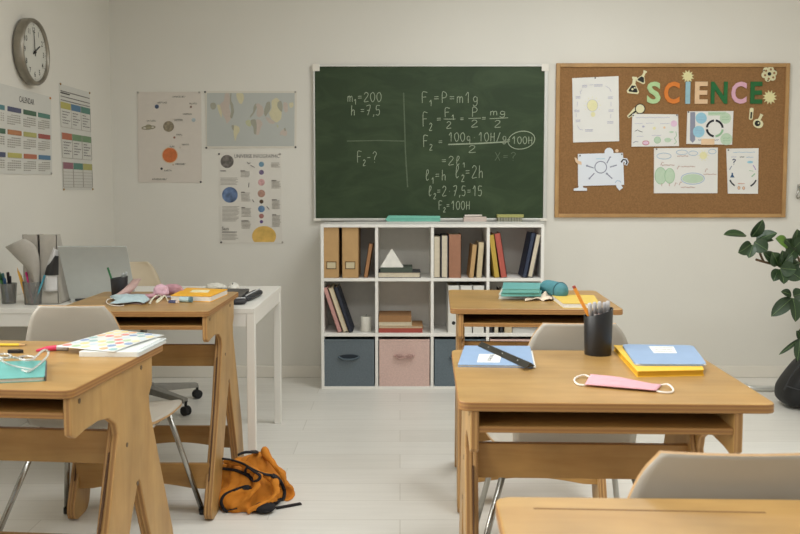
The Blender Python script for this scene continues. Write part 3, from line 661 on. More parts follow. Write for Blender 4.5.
e = poster('world_map', 'pale grey-blue world map with pastel continents on the back wall', [(205.2, 91), (297, 91), (296.3, 148), (206.3, 148.5)], mat('map_margin', (212, 206, 192), .5, var=.01), cat='map')
S = Sheet('back'); S.poly([(206.9, 93), (294.7, 93), (294.3, 146.3), (207, 146.3)], mat('map_sea', (182, 184, 178), .6, var=.02, scale=3), .0028, HP); S.build('sea', e)
T = lambda x, y: (200 + x / 7.63, 85 + y / 7.63)
c1 = flat('map_olive', (162, 160, 144)); c2 = flat('map_pink', (192, 178, 166)); c3 = flat('map_cream', (204, 196, 162)); c4 = flat('map_green', (186, 186, 152))
S = Sheet('back'); HL = HP + .0004
for m, pts in ((c1, [(80, 140), (108, 132), (128, 150), (118, 185), (92, 190), (78, 165)]), (c2, [(150, 150), (185, 120), (190, 62), (225, 62), (232, 120), (222, 170), (235, 215), (250, 240), (232, 265), (205, 300), (195, 262), (170, 215)]),
    (c3, [(128, 150), (152, 150), (170, 215), (165, 255), (145, 210)]), (c1, [(232, 62), (242, 62), (238, 120), (255, 150), (262, 205), (245, 260), (228, 245), (240, 200), (228, 130)]),
    (c3, [(275, 62), (330, 62), (338, 105), (318, 150), (300, 140), (280, 95)]), (c3, [(262, 305), (300, 318), (305, 350), (285, 380), (268, 435), (255, 360)]), (c1, [(240, 305), (262, 305), (258, 352), (244, 335)]),
    (c1, [(405, 210), (410, 160), (430, 135), (436, 170), (420, 205), (400, 235), (380, 255), (385, 230)]), (c2, [(425, 150), (445, 138), (480, 165), (488, 215), (470, 240), (445, 250), (430, 225), (438, 180)]),
    (c4, [(345, 275), (380, 262), (395, 300), (385, 322), (352, 305)]), (c1, [(385, 265), (425, 260), (435, 300), (430, 380), (412, 375), (408, 320), (390, 300)]), (c2, [(428, 262), (460, 265), (482, 295), (465, 325), (450, 380), (430, 385), (434, 310)]),
    (c1, [(490, 190), (510, 130), (535, 125), (540, 180), (520, 215), (500, 245), (488, 220)]), (c3, [(545, 120), (585, 95), (610, 120), (625, 210), (620, 260), (585, 290), (545, 260), (525, 215), (548, 180)]), (c1, [(592, 130), (620, 118), (632, 160), (628, 210), (606, 190), (590, 165)]),
    (c2, [(498, 240), (530, 255), (575, 285), (560, 300), (528, 290), (510, 268)]), (c2, [(636, 130), (668, 135), (672, 200), (650, 215), (636, 175)]), (c3, [(676, 140), (712, 130), (715, 165), (690, 180)]),
    (c4, [(585, 300), (600, 310), (598, 330), (586, 318)]), (c2, [(610, 360), (640, 335), (660, 340), (668, 375), (650, 395), (630, 380), (612, 385)]), (c1, [(640, 330), (652, 325), (658, 350), (645, 352)])):
    S.poly([T(*p) for p in rounded(pts, 12, 3)], m, .003, HL)
S.build('continents', e); pinheads(e, [(205.2, 92), (206.4, 147.8), (295.6, 147.2)]); pinheads(e, [(295.3, 92)], m=mat('pin_clear', (170, 164, 154), .4))

e = poster('universe_poster', 'white infographic poster with a column of small planets, right of the shelf side', [(218.7, 152.7), (281, 152.7), (282.5, 243.6), (220.6, 243.3)], mat('infographic_paper', (218, 213, 203), .6, var=.01))
e['label'] = 'tall white universe infographic with a column of small planets, below the world map'
T = lambda x, y: (215 + x / 5.333, 148 + y / 5.333)
def g2(x, y, r, rgb, **k): p = T(x, y); return globe(e, 'back', p[0], p[1], r / 5.333, rgb, **k)
g2(65, 72, 35, (112, 106, 100), sc=50, var=.45); g2(80, 250, 42, (94, 114, 148), sc=22, var=.6)
for (y, r_, c_) in ((87, 14, (112, 148, 168)), (130, 13, (126, 110, 142)), (183, 18, (204, 160, 158)), (243, 20, (176, 138, 122)), (286, 11, (90, 70, 52)), (325, 18, (98, 130, 164)), (363, 13, (172, 118, 110)), (393, 9, (108, 84, 140))): g2(248, y, r_, c_, sc=60)
S = Sheet('back'); cx, cy = 262, 470
S.poly([T(cx + 64 * cos(a_), cy - 54 * sin(a_)) for a_ in [(-.62 + k * (pi + 1.24) / 30) for k in range(31)]], mat('sun_gold', (216, 176, 92), .7, var=.15, scale=20), .003, HP); S.build('sun', e)
S = Sheet('back'); a_ = T(104, 53); c_ = T(344, 53); S.text('UNIVERSE INFOGRAPHIC', a_[0], c_[0], a_[1], 3.6, txtd, HP)
def block(x0, x1, y0, y1, m=txtl, st=7, w=.0035):
    y = y0
    while y <= y1: S.stroke([T(x0, y), T(x1 - random.random() * .2 * (x1 - x0), y)], w, m, HP); y += st
for q in ((30, 125, 160, 200), (40, 130, 312, 392), (38, 126, 460, 492), (138, 188, 125, 155), (140, 190, 240, 285), (142, 196, 322, 370), (142, 196, 392, 432), (300, 350, 80, 102), (302, 352, 178, 216), (304, 352, 280, 325), (306, 354, 360, 422)): block(*q)
for q in ((30, 60, 122), (138, 160, 122), (140, 160, 236), (142, 162, 318), (142, 180, 388), (302, 328, 174), (304, 330, 276), (306, 328, 356), (38, 118, 448)): S.stroke([T(q[0], q[2]), T(q[1], q[2])], .005, txt, HP)
a_ = T(38, 438); S.text('Sun', a_[0], T(74, 0)[0], a_[1], 3.4, txtd, HP)
for pts in ([(172, 75), (180, 85), (190, 78)], [(190, 92), (212, 104)], [(182, 185), (180, 210)], [(200, 275), (210, 290)], [(276, 310), (290, 328)]): S.stroke([T(*p) for p in pts], .004, txt, HP)
S.build('print', e); pinheads(e, [T(22, 32), T(33, 503)]); pinheads(e, [T(348, 33), T(360, 502)], m=mat('pin_clear', (170, 164, 154), .4))

# ------------------------------------------------------------------ left wall: calendar, timetable, clock
T = lambda x, y: (x / 4.65, 70 + y / 4.65)
calp = mat('calendar_paper', (206, 204, 196), .8, var=.01)
e = poster('calendar', 'white year calendar with coloured month headings on the left wall, under the clock', [(-14, 79.6), (50.5, 97), (51.6, 174.6), (-14, 173.6)], calp, 'left', 'calendar')
A0 = onx(-14, 79.6, WALL_X); A1 = onx(50.5, 97, WALL_X); B0 = onx(-14, 173.6, WALL_X); B1 = onx(51.6, 174.5, WALL_X)
def cuv(u, v, A0=None, A1=None, B0=None, B1=None):
    a_ = A0 + (A1 - A0) * u; b2 = B0 + (B1 - B0) * u; q = a_ + (b2 - a_) * v; return (q.y, q.z)
def sheet_poly(S, u0, v0, u1, v1, m, C, h0=.0028, h1=.0034): S.poly([cuv(*p, *C) for p in ((u0, v0), (u1, v0), (u1, v1), (u0, v1))], m, h0, h1, px=False)
C = (A0, A1, B0, B1); S = Sheet('left')
hc = [['teal', 'navy', 'dkgreen', 'teal2'], ['dkgreen', 'orange', 'ygreen', 'red'], ['navy', 'yellow', 'orange2', 'blue']]
cc = {k: tuple(int(.68 * x + .32 * 128) for x in v) for k, v in dict(teal=(70, 130, 136), navy=(58, 62, 98), dkgreen=(52, 92, 62), teal2=(70, 128, 110), orange=(196, 118, 62), ygreen=(190, 184, 92), red=(168, 66, 56), yellow=(204, 192, 84), orange2=(196, 100, 62), blue=(70, 120, 160), magenta=(150, 84, 100), green=(110, 150, 100)).items()}
for r_ in range(3):
    for c_ in range(4):
        u0 = .045 + c_ * .24; u1 = u0 + .2; v0 = .235 + r_ * .262
        sheet_poly(S, u0, v0, u1, v0 + .055, flat('cal_' + hc[r_][c_], cc[hc[r_][c_]]), C)
        for k in range(5):
            v = v0 + .085 + k * .026
            for d_ in range(7):
                if (k == 0 and d_ < 2) or (k == 4 and d_ > 3): continue
                sheet_poly(S, u0 + d_ * .029, v, u0 + d_ * .029 + .014, v + .011, txtl, C)
v, f = text_faces('CALENDAR', .01); xa, xb = min(p[0] for p in v), max(p[0] for p in v)
vv = []
for p in v:
    q = cuv(.46 + .24 * (p[0] - xa) / (xb - xa), .155 - .07 * p[1] / .72, *C); vv.append((WALL_X + .0034, q[0], q[1]))
S.mb.add(vv, f, S.mi(txtd)); S.build('print', e)
pinheads(e, [(49.3, 98.2)], 'left', mat('pin_orange', (196, 130, 60), .5)); pinheads(e, [(50.5, 173.5)], 'left', mat('pin_clear', (170, 164, 154), .4))
e = poster('timetable', 'narrow white timetable with coloured column headings, between calendar and room corner', [(58.5, 83.5), (89.3, 92.5), (92.2, 190), (62.4, 190)], calp, 'left', 'timetable')
C = tuple(onx(*p, WALL_X) for p in ((58.5, 83.5), (89.3, 92.5), (62.4, 190), (92.2, 190))); S = Sheet('left')
for i, row in enumerate((('yellow', 'blue', 'teal2'), ('orange2', 'green', 'green'), ('magenta', 'teal2', 'ygreen'))):
    v0 = (.165, .455, .735)[i]
    for j, c_ in enumerate(row):
        u0 = .02 + j * .325; sheet_poly(S, u0, v0, u0 + .31, v0 + .062, flat('cal_' + c_, cc[c_]), C)
        if i < 2:
            for k in range(5):
                u1 = u0 + .28 - .06 * ((k * 7 + j) % 3); S.stroke([cuv(u0 + .04 + (u1 - u0 - .04) * t_ / 8, v0 + .085 + k * .027 + .006 * (t_ % 2), *C) for t_ in range(9)], .004, txt, .0034, px=False)
        else:
            for k in range(5): sheet_poly(S, u0, v0 + .09 + k * .03, u0 + .31, v0 + .094 + k * .03, txtl, C)
    for u in (.01, .335, .66, .985): sheet_poly(S, u, v0, u + .008, v0 + .235, txtl, C)
    sheet_poly(S, .01, v0 + .235, .99, v0 + .239, txtl, C)
for v0 in (.06, .11, .145): sheet_poly(S, .03, v0, .97, v0 + .005, txt, C)
sheet_poly(S, .03, .075, .3, .085, txtd, C)
S.build('print', e); pinheads(e, [(59.6, 84), (88.8, 93), (63, 189.4), (92, 189.2)], 'left', mat('pin_brass', (160, 130, 80), .5, .3))

c_ = onx(36.3, 52, WALL_X + .05); R_ = .157
e = empty('wall_clock', (WALL_X, c_.y, c_.z - R_), label='round brushed silver wall clock with black numerals, high on the left wall', cat='clock')
Mx = Matrix.Translation((WALL_X, c_.y, c_.z)) @ Matrix.Rotation(pi / 2, 4, 'Y') @ Matrix.Rotation(pi / 2, 4, 'Z')
silver = mat('brushed_silver', (150, 144, 132), .38, .85, var=.1)
rim = MB().lathe([(.001, .002), (R_ - .012, .002), (R_, .012), (R_, .045), (R_ - .006, .054), (R_ - .014, .054), (R_ - .02, .046), (R_ - .02, .04)], seg=48, M=Mx, cap=False); rim.build('case_rim', silver, e, world=True, smooth=True)
MB().lathe([(.0005, .036), (R_ - .018, .036), (R_ - .018, .0405), (.0005, .0405)], seg=48, M=Mx, cap=False).build('dial', mat('dial_white', (206, 204, 194), .5, var=.01), e, world=True)
blk = mat('clock_black', (34, 33, 32), .5)
mk = MB()
# in dial coordinates: x to the right (world +y), y up
def dial(x, y, h): return (WALL_X + h, c_.y + x, c_.z + y)
for k in range(1, 13):
    an = pi / 2 - k * pi / 6; v, f = text_faces(str(k), .012); xa, xb = min(p[0] for p in v), max(p[0] for p in v)
    mk.add([dial(.104 * cos(an) + (p[0] - (xa + xb) / 2) * .036, .104 * sin(an) + (p[1] - .36) * .036, .0411) for p in v], f)
for k in range(60):
    an = k * pi / 30; r0 = .127 if k % 5 else .124
    a1 = Vector((cos(an), sin(an))); n1 = Vector((-sin(an), cos(an))) * (.0008 if k % 5 else .0018)
    mk.add([dial(*(a1 * r0 + n1), .0411), dial(*(a1 * r0 - n1), .0411), dial(*(a1 * .133 - n1), .0411), dial(*(a1 * .133 + n1), .0411)], [(0, 1, 2, 3)])
mk.build('numerals', blk, e, world=True)
def hand(an, L, w, name, h):
    d_ = Vector((sin(an), cos(an))); n1 = Vector((d_.y, -d_.x)) * w
    pts = [d_ * -.02 + n1, d_ * L + n1 * .6, d_ * L - n1 * .6, d_ * -.02 - n1]
    MB().prism([(c_.y + p.x, c_.z + p.y) for p in pts], WALL_X + h, WALL_X + h + .0015, 'X').build(name, blk, e, world=True)
hand(radians(60), .07, .0042, 'hour_hand', .0425); hand(radians(-6), .1, .003, 'minute_hand', .0445)
MB().lathe([(.0005, .041), (.007, .041), (.007, .049), (.0005, .049)], seg=16, M=Mx, cap=False).build('hub', blk, e, world=True)
# ------------------------------------------------------------------ cube shelf
SY = 5.035; SX0, SX1 = ony(320.9, 300, SY).x, ony(543.6, 300, SY).x
shelf_w = mat('shelf_white', (238, 235, 228), .5, var=.015, scale=6)
def sz(py): return ony(400, py, SY).z
def sx(px, py=280): return ony(px, py, SY).x
ZT = sz(224.4); TH = .018
sh = empty('cube_shelf', ((SX0 + SX1) / 2, SY, 0), label='white open cube shelf of three rows under the chalkboard', cat='shelf')
SB = SY + .31
def panel(name, a, b, m=shelf_w): return MB().box(a, b).build(name, m, sh, world=True, bevel=.0015)
panel('top_panel', (SX0, SY, ZT - TH), (SX1, SB, ZT)); panel('bottom_panel', (SX0, SY, .0), (SX1, SB, TH))
panel('side_panel', (SX0, SY, TH), (SX0 + TH, SB, ZT - TH)); panel('side_panel', (SX1 - TH, SY, TH), (SX1, SB, ZT - TH))
zr = [ZT - TH]; rows = [(278.2, 281.4), (333.3, 336.6)]
for a, b in rows: panel('shelf_board', (SX0 + TH, SY + .001, sz(b)), (SX1 - TH, SB, sz(a)))
rz = [sz(278.2), sz(333.3), TH]; rt = [ZT - TH, sz(281.4), sz(336.6)]
cx_ = [SX0 + (SX1 - SX0) * k / 4 for k in range(5)]
for k in (1, 2, 3):
    for r_ in range(3): panel('divider', (cx_[k] - TH / 2, SY + .001, rz[r_]), (cx_[k] + TH / 2, SB, rt[r_]))
panel('back_panel', (SX0 + .002, SB, .002), (SX1 - .002, SB + .006, ZT - .002), mat('shelf_back', (222, 217, 208), .7, var=.02))

page = mat('book_pages', (216, 204, 180), .9, var=.05, scale=90)
def upright_book(px0, px1, pyt, row, rgb, label, lean=0.0, depth=.18, front=.02, cover_front=True, pages_front=False, group='books standing on the shelf', spine=None):
    """a book upright in a cell; lean in metres to the side at its top; pages or spine towards the room"""
    base = rz[row]; yf = SY + front
    xa, xb = ony(px0, 275, yf).x, ony(px1, 275, yf).x; H = ony(400, pyt, yf).z - base; W = xb - xa
    an = math.atan2(lean, H); L = sqrt(H * H + lean * lean) if lean else H
    piv = xb if lean > 0 else xa
    Wt = W * cos(an)
    e = empty('book', (piv, yf, base), label=label, cat='book', group=group)
    m = mat('cover_%d_%d_%d' % rgb, rgb, .65, var=.05, scale=40)
    M = Matrix.Rotation(an, 4, 'Y')
    x0, x1 = (-Wt, 0) if lean > 0 else (0, Wt)
    if lean == 0: M = Matrix.Identity(4)
    ct = .0035
    mb = MB(); y1 = depth
    mb.box((x0, 0, 0), (x0 + ct, y1, L), M=M); mb.box((x1 - ct, 0, 0), (x1, y1, L), M=M)
    if pages_front: mb.box((x0, y1 - ct, 0), (x1, y1, L), M=M); pa, pb = .005, y1 - ct
    else: mb.box((x0, 0, 0), (x1, ct, L), M=M); pa, pb = ct, y1 - .005
    mb.build('cover', m, e)
    MB().box((x0 + ct, pa, .004), (x1 - ct, pb, L - .005), M=M).build('pages', page, e)
    return e
def magfile(px0, px1, label):
    base = rz[0]; yf = SY + .012; xa, xb = ony(px0, 260, yf).x, ony(px1, 260, yf).x; zt = ony(400, 227.5, yf).z; dp = .25
    e = empty('magazine_file', ((xa + xb) / 2, yf, base), label=label, cat='magazine file', group='tan magazine files')
    kraft = mat('kraft_board', (192, 154, 104), .7, var=.05, scale=20)
    t = .003; mb = MB(); prof = [(yf, base), (yf + dp, base), (yf + dp, zt), (yf, zt)]
    mb.box((xa, yf, base), (xb, yf + t, zt)); mb.prism(prof, xa, xa + t, 'X'); mb.prism(prof, xb - t, xb, 'X'); mb.box((xa, yf, base), (xb, yf + dp, base + t)); mb.box((xa, yf + dp - t, base), (xb, yf + dp, base + .1)); mb.box((xa, yf, zt - .02), (xb, yf + dp, zt - .017))
    mb.build('file_body', kraft, e, world=True, bevel=.001)
    cx = (xa + xb) / 2; z0, z1 = ony(400, 269, yf).z, ony(400, 261.5, yf).z
    fr = MB(); w_ = .029
    for q in ((cx - w_, z0, cx - w_ + .004, z1), (cx + w_ - .004, z0, cx + w_, z1), (cx - w_, z0, cx + w_, z0 + .004), (cx - w_, z1 - .004, cx + w_, z1)): fr.box((q[0], yf - .003, q[1]), (q[2], yf, q[3]))
    fr.build('label_holder', mat('antique_brass', (112, 88, 56), .45, .6), e, world=True)
    MB().box((cx - w_ + .004, yf - .0015, z0 + .004), (cx + w_ - .004, yf - .0002, z1 - .004)).build('label_card', mat('label_cream', (208, 194, 160), .8), e, world=True)
magfile(322.6 + 1.2, 339, 'tan cardboard magazine file with brass label holder, left of its twin'); magfile(342, 358.6, 'tan cardboard magazine file with brass label holder, right of its twin')
upright_book(363.3, 367.8, 244.5, 0, (168, 120, 78), 'thin orange brown book leaning against the divider beside the magazine files', lean=.032)
# row 1, third cell
upright_book(433.6, 440.4, 236.0, 0, (64, 56, 54), 'cream paged dark book, leftmost in the third top cell', pages_front=True)
upright_book(441.2, 448, 235.2, 0, (50, 52, 74), 'navy covered cream paged book between the dark book and the terracotta book', pages_front=True, front=.014)
upright_book(448.4, 461.2, 234.4, 0, (162, 114, 88), 'thick terracotta book standing in the third top cell', depth=.2, front=.018)
upright_book(468.6, 474, 245, 0, (192, 156, 106), 'tan book leaning slightly on a cream book', lean=.02)
upright_book(475.8, 482, 242.5, 0, (204, 186, 150), 'cream book leaning on the divider beside the red and yellow books', lean=.014)
# row 1, fourth cell
upright_book(494.2, 500, 235.3, 0, (192, 160, 66), 'mustard yellow book leaning left against the divider', lean=-.035)
upright_book(500.8, 507.4, 234, 0, (180, 88, 74), 'coral red book leaning left on the yellow book', lean=-.042)
upright_book(522, 526.6, 233.5, 0, (44, 54, 76), 'navy blue book leaning right against a cream paged book', lean=.052)
upright_book(527.2, 532.6, 234.5, 0, (66, 62, 70), 'cream paged book leaning right on the side panel of the shelf', lean=.05, pages_front=True)
# row 2, first cell
upright_book(337.4, 342.6, 288.5, 1, (196, 146, 138), 'pink book leaning left against the shelf side', lean=-.088)
upright_book(343.6, 348.2, 288, 1, (210, 190, 158), 'cream paged dark book leaning left between pink and navy books', lean=-.09, pages_front=True)
upright_book(349, 353.2, 288, 1, (42, 46, 60), 'navy book leaning left, nearest the white candle', lean=-.09)
p = ony(365.8, 331, SY + .07)
e = empty('candle', (p.x, SY + .08, rz[1]), label='plain white pillar candle in the middle left shelf cell', cat='candle')
MB().lathe([(.001, 0), (.033, 0), (.034, .004), (.034, .086), (.030, .090), (.012, .086), (.001, .086)], seg=28).build('wax', mat('white_wax', (222, 218, 206), .5), e, smooth=True)
MB().tube([(0, 0, .084), (.001, 0, .094), (.004, 0, .101)], .0012, 6).build('wick', crmd, e)

def lying(px0, px1, row, z0, z1, rgb, label, depth=.2, front=.02, group='books stacked flat on the shelf', pages=True, name='book'):
    yf = SY + front; xa, xb = ony(px0, 275 + 55 * row, yf).x, ony(px1, 275 + 55 * row, yf).x
    e = empty(name, ((xa + xb) / 2, yf, z0), label=label, cat='book', group=group); m = mat('cover_%d_%d_%d' % rgb, rgb, .65, var=.05, scale=40); ct = .003
    MB().box((xa, yf, z0), (xb, yf + depth, z0 + ct)).box((xa, yf, z1 - ct), (xb, yf + depth, z1)).box((xa, yf, z0), (xa + ct, yf + depth, z1)).build('cover', m, e, world=True)
    if pages: MB().box((xa + ct, yf + .004, z0 + ct), (xb - .005, yf + depth - .004, z1 - ct)).build('pages', page, e, world=True)
    else: MB().box((xa + ct, yf + .0005, z0 + ct), (xb - .0005, yf + depth - .004, z1 - ct)).build('spine', m, e, world=True)
    return e
b0 = rz[0]
lying(378, 420.6, 0, b0, b0 + .034, (52, 56, 60), 'dark book with cream pages at the bottom of the stack under the white pyramid')
lying(380.4, 412.6, 0, b0 + .034, b0 + .060, (74, 84, 72), 'dark green book lying directly under the white pyramid', pages=False)
xa, xb = ony(380.2, 265, SY + .1).x, ony(403.5, 265, SY + .1).x; zt = ony(391.5, 248.2, SY + .1).z; zb = b0 + .060
e = empty('pyramid_ornament', ((xa + xb) / 2, SY + .09, zb), label='white plaster pyramid on the stacked books in the second top cell', cat='ornament')
h_ = zt - zb; w_ = (xb - xa) / 2
MB().add([(-w_, -.055, 0), (w_, -.055, 0), (w_, .055, 0), (-w_, .055, 0), (0, 0, h_)], [(3, 2, 1, 0), (0, 1, 4), (1, 2, 4), (2, 3, 4), (3, 0, 4)]).build('plaster_body', mat('plaster_white', (228, 224, 214), .85, bump=.2), e, bevel=.002)
b1 = rz[1]
lying(378.6, 422.6, 1, b1, b1 + .026, (168, 76, 64), 'red book at the bottom of the stack in the second middle cell', pages=False)
lying(378.8, 423, 1, b1 + .026, b1 + .041, (178, 136, 92), 'tan book lying second from the bottom, above the red book')
lying(378.6, 412, 1, b1 + .041, b1 + .064, (206, 194, 164), 'cream small book lying under the brown book')
lying(378.6, 411.4, 1, b1 + .064, b1 + .102, (158, 116, 74), 'brown book on top of the stack in the second middle cell', pages=False)
# row 2, third cell: white binders
for k, (a, b, lab) in enumerate(((448, 459.4, 'white lever arch binder, leftmost of the three behind the back desk'), (460.2, 472.3, 'white lever arch binder, middle of the three behind the back desk'), (472.9, 484.3, 'white lever arch binder, rightmost of the three behind the back desk'))):
    yf = SY + .015; xa, xb = ony(a, 300, yf).x, ony(b, 300, yf).x; zt = ony(400, 285.5, yf).z
    e = empty('ring_binder', ((xa + xb) / 2, yf, b1), label=lab, cat='binder', group='white ring binders')
    bm = mat('binder_white', (224, 222, 214), .45, var=.01)
    MB().box((xa, yf, b1), (xb, yf + .003, zt)).box((xa, yf, b1), (xa + .003, yf + .245, zt)).box((xb - .003, yf, b1), (xb, yf + .245, zt)).build('cover', bm, e, world=True, bevel=.001)
    MB().box((xa + .006, yf + .02, b1 + .004), (xb - .006, yf + .24, zt - .01)).build('pages', page, e, world=True)
    cz = ony(400, 323, yf).z; MB().prism(circ((xa + xb) / 2, cz, .011, 20), yf - .0012, yf + .0005, 'Y').build('finger_hole', crmd, e, world=True)
    MB().box(((xa + xb) / 2 - .018, yf - .0008, zt - .13), ((xa + xb) / 2 + .018, yf, zt - .03)).build('spine_label', mat('label_white', (232, 231, 226), .7), e, world=True)
for a, b, t_, rgb, lab, ln_ in ((488.5, 493.6, 292, (44, 42, 46), 'black book partly hidden behind the back desk top', 0), (494.4, 499.2, 294, (208, 198, 176), 'cream book partly hidden behind the back desk, next to the black book', 0), (500, 503.6, 290, (50, 48, 52), 'thin black book behind the teal notebooks', 0), (504.4, 513, 298, (196, 178, 146), 'wide beige book behind the teal notebooks', 0)):
    upright_book(a, b, t_, 1, rgb, lab, lean=ln_)
# fabric boxes
def bin_(k, rgb, rgb2, label, bow):
    xa, xb = cx_[k] + TH / 2 + .006, cx_[k + 1] - TH / 2 - .006; yf = SY + .004; z0, z1 = TH, sz(339.4); m = mat('bin_%d' % rgb[0], rgb, .95, var=.08, scale=120, bump=.5, bscale=500)
    e = empty('fabric_box', ((xa + xb) / 2, yf, z0), label=label, cat='storage box', group='fabric storage boxes in the bottom row')
    t = .006; d_ = .26
    mb = MB(); n = 14
    def fr_(u, v):
        s_ = .004 * sin(u * pi) * sin(v * pi); return ((xa + (xb - xa) * u, yf + s_, z0 + (z1 - z0) * v), (0, -1, 0))
    mb.grid(fr_, n, n, t)
    mb.box((xa, yf, z0), (xa + t, yf + d_, z1)).box((xb - t, yf, z0), (xb, yf + d_, z1)).box((xa, yf + d_ - t, z0), (xb, yf + d_, z1)).box((xa, yf, z0), (xb, yf + d_, z0 + t))
    mb.build('box_body', m, e, world=True)
    MB().box((xa - .0005, yf - .004, z1 - .014), (xb + .0005, yf + .002, z1)).build('hem', m, e, world=True, bevel=.002)
    cx, cz = (xa + xb) / 2, z0 + (z1 - z0) * .62; m2 = mat('strap_%d' % rgb2[0], rgb2, .9)
    if bow:
        hb = MB()
        hb.tube(bez([(cx - .062, yf - .004, cz + .010), (cx - .03, yf - .013, cz + .004), (cx, yf - .015, cz + .004), (cx + .03, yf - .013, cz + .004), (cx + .062, yf - .004, cz + .010)], 6), .007, 8, flat=.5)
        for s_ in (-1, 1): hb.tube(bez([(cx, yf - .016, cz + .004), (cx + s_ * .028, yf - .024, cz + .022), (cx + s_ * .05, yf - .018, cz + .014), (cx + s_ * .03, yf - .016, cz - .004), (cx, yf - .016, cz + .004)], 6), .005, 8, flat=.6)
        hb.ball((cx, yf - .017, cz + .004), (.009, .007, .009), 10)
        hb.build('tied_handle', m2, e, world=True, smooth=True)
    else:
        MB().tube(bez([(cx - .062, yf - .002, cz + .004), (cx - .04, yf - .014, cz - .006), (cx, yf - .018, cz - .010), (cx + .04, yf - .014, cz - .006), (cx + .062, yf - .002, cz + .004)], 6), .009, 8, flat=.45).build('handle', m2, e, world=True, smooth=True)
        MB().prism(circ(cx, cz + .004, .058, 24, .012), yf - .0038, yf + .001, 'Y').build('handle_slot', mat('slot_dark', (44, 52, 60), .95), e, world=True)
bl, pkc = (104, 114, 120), (212, 182, 172)
bin_(0, bl, (85, 98, 106), 'grey blue fabric storage box, leftmost in the bottom row', False); bin_(1, pkc, (191, 156, 148), 'dusty pink fabric storage box with a tied handle, between two blue ones', True)
bin_(2, (103, 115, 122), (86, 98, 106), 'grey blue fabric storage box half hidden behind the desk with the black ruler', False); bin_(3, (213, 182, 172), (190, 156, 148), 'pink fabric storage box at the right end, hidden by desks', True)

# ------------------------------------------------------------------ plywood desks
top_w = wood('desk_top_birch', (180, 144, 88), (158, 119, 65), 'X', .33, 7)
rail_w = wood('desk_rail_birch', (178, 138, 80), (156, 112, 58), 'X', .42, 8)
side_w = wood('desk_side_birch', (188, 152, 97), (166, 127, 72), 'Z', .42, 8)
edge_z = ply('ply_edge_top', (166, 122, 68), (146, 102, 56), 'Z', .008); edge_x = ply('ply_edge_side', (182, 140, 86), (156, 114, 66), 'X', .011); edge_y = ply('ply_edge_rail', (180, 138, 86), (150, 108, 62), 'Y', .009)
TZ = .77
PANEL = [(.01, .750), (.01, .668), (.03, .656), (.075, .662), (.14, .664), (.20, .655), (.24, .63), (.25, .60), (.180, .38), (.040, .06), (.036, .030), (.046, .010), (.068, 0), (.138, 0), (.163, .008), (.181, .03), (.192, .06), (.325, .37), (.366, .44), (.372, .447), (.379, .44), (.42, .33), (.545, .03), (.56, .008), (.58, 0), (.625, 0), (.648, .008), (.655, .03), (.652, .05), (.61, .22), (.455, .61), (.452, .65), (.475, .675), (.478, .750)]
LEGS = [p for p in PANEL if p[1] < .62] + [(.43, .66), (.27, .66)]
def desk(x, y, rz_, xl, xr, fl, frr, label, depth=.56, groove=False):
    """x,y: a point on the front edge; xl..xr top, fl..fr outer faces of the frame, all from x"""
    e = empty('school_desk', (x, y, 0), rz_, label, 'desk', 'plywood school desks')
    prof = rounded([(xl, 0), (xr, 0), (xr, depth), (xl, depth)], .026, 6)
    MB().prism(prof, TZ - .020, TZ, 'Z', 0, 1).build('tabletop', [top_w, edge_z], e, bevel=.003)
    t = .018
    for s_, xo in ((0, fl), (1, frr)):
        a, b = (xo, xo + t) if s_ == 0 else (xo - t, xo)
        MB().prism([p for p in PANEL], a, b, 'X', 0, 1).build('side_frame', [side_w, edge_x], e, bevel=.003); sf = LAST[0]
        ia, ib = (b, b + .012) if s_ == 0 else (a - .012, a)
        MB().prism(LEGS, ia, ib, 'X', 0, 1).build('leg_ply', [side_w, edge_x], e, bevel=.003)
        c = b if s_ == 0 else a
        sl = MB()     # the narrow slot between the two plies of the sliding leg
        sl.prism([(.243, .56), (.082, .14), (.068, .14), (.233, .56)], c - .0014, c + .0014, 'X')
        sl.build('leg_slot', mat('slot_brown', (84, 58, 36), .8), sf)
        out = b if s_ else a
        for (yy, zz) in ((.05, .735), (.40, .735), (.30, .56), (.36, .44)):
            MB().lathe([(.0005, -.001), (.006, -.001), (.006, .0012), (.0005, .0012)], seg=12, M=Matrix.Translation((out, yy, zz)) @ Matrix.Rotation(pi / 2, 4, 'Y')).build('bolt_head', mat('bolt_dark', (112, 92, 68), .4, .5), sf)
    i0, i1 = fl + t, frr - t
    MB().prism(rect(i0, .012, i1, .44), .703, .717, 'Z', 0, 1).build('book_shelf', [rail_w, edge_z], e, bevel=.002)
    MB().prism(rect(i0, .717, i1, .749), .428, .44, 'Y').build('back_board', rail_w, e)
    MB().prism(rect(i0, .519, i1, .602), .272, .290, 'Y', 0, 0).build('upper_rail', [rail_w], e, bevel=.002)
    m = (i0 + i1) / 2; w = (i1 - i0) / 2
    arch = [(i0, .200), (i0, .106), (m - w * .75, .108)] + [(m - w * .75 + w * 1.5 * k / 12, (.108) + .022 * sin(pi * k / 12)) for k in range(1, 12)] + [(m + w * .75, .108), (i1, .106), (i1, .200)]
    MB().prism(arch, .085, .103, 'Y').build('lower_rail', rail_w, e, bevel=.002)
    MB().prism(arch, .575, .590, 'Y').build('lower_rail', rail_w, e, bevel=.002)
    if groove:
        MB().prism([(xl + .05, .513), (xl + .36, .507), (xl + .36, .510), (xl + .05, .516)], TZ - .0002, TZ + .0004, 'Z').build('pencil_groove', mat('groove_brown', (112, 78, 46), .8), e)
    return e
deskC = desk(.1195, 1.722, radians(-1.9), 0, .640, .024, .576, 'birch desk with a black pen cup and pink face mask on it')
deskB = desk(.179, 3.045, radians(-2.6), 0, .614, .03, .575, 'birch desk nearest the cube shelf, with a teal pencil case on it')
deskA = desk(-.706, 1.818, radians(-5.2), -.62, 0, -.606, -.006, 'birch desk at the left edge with a polka dot notebook on it')
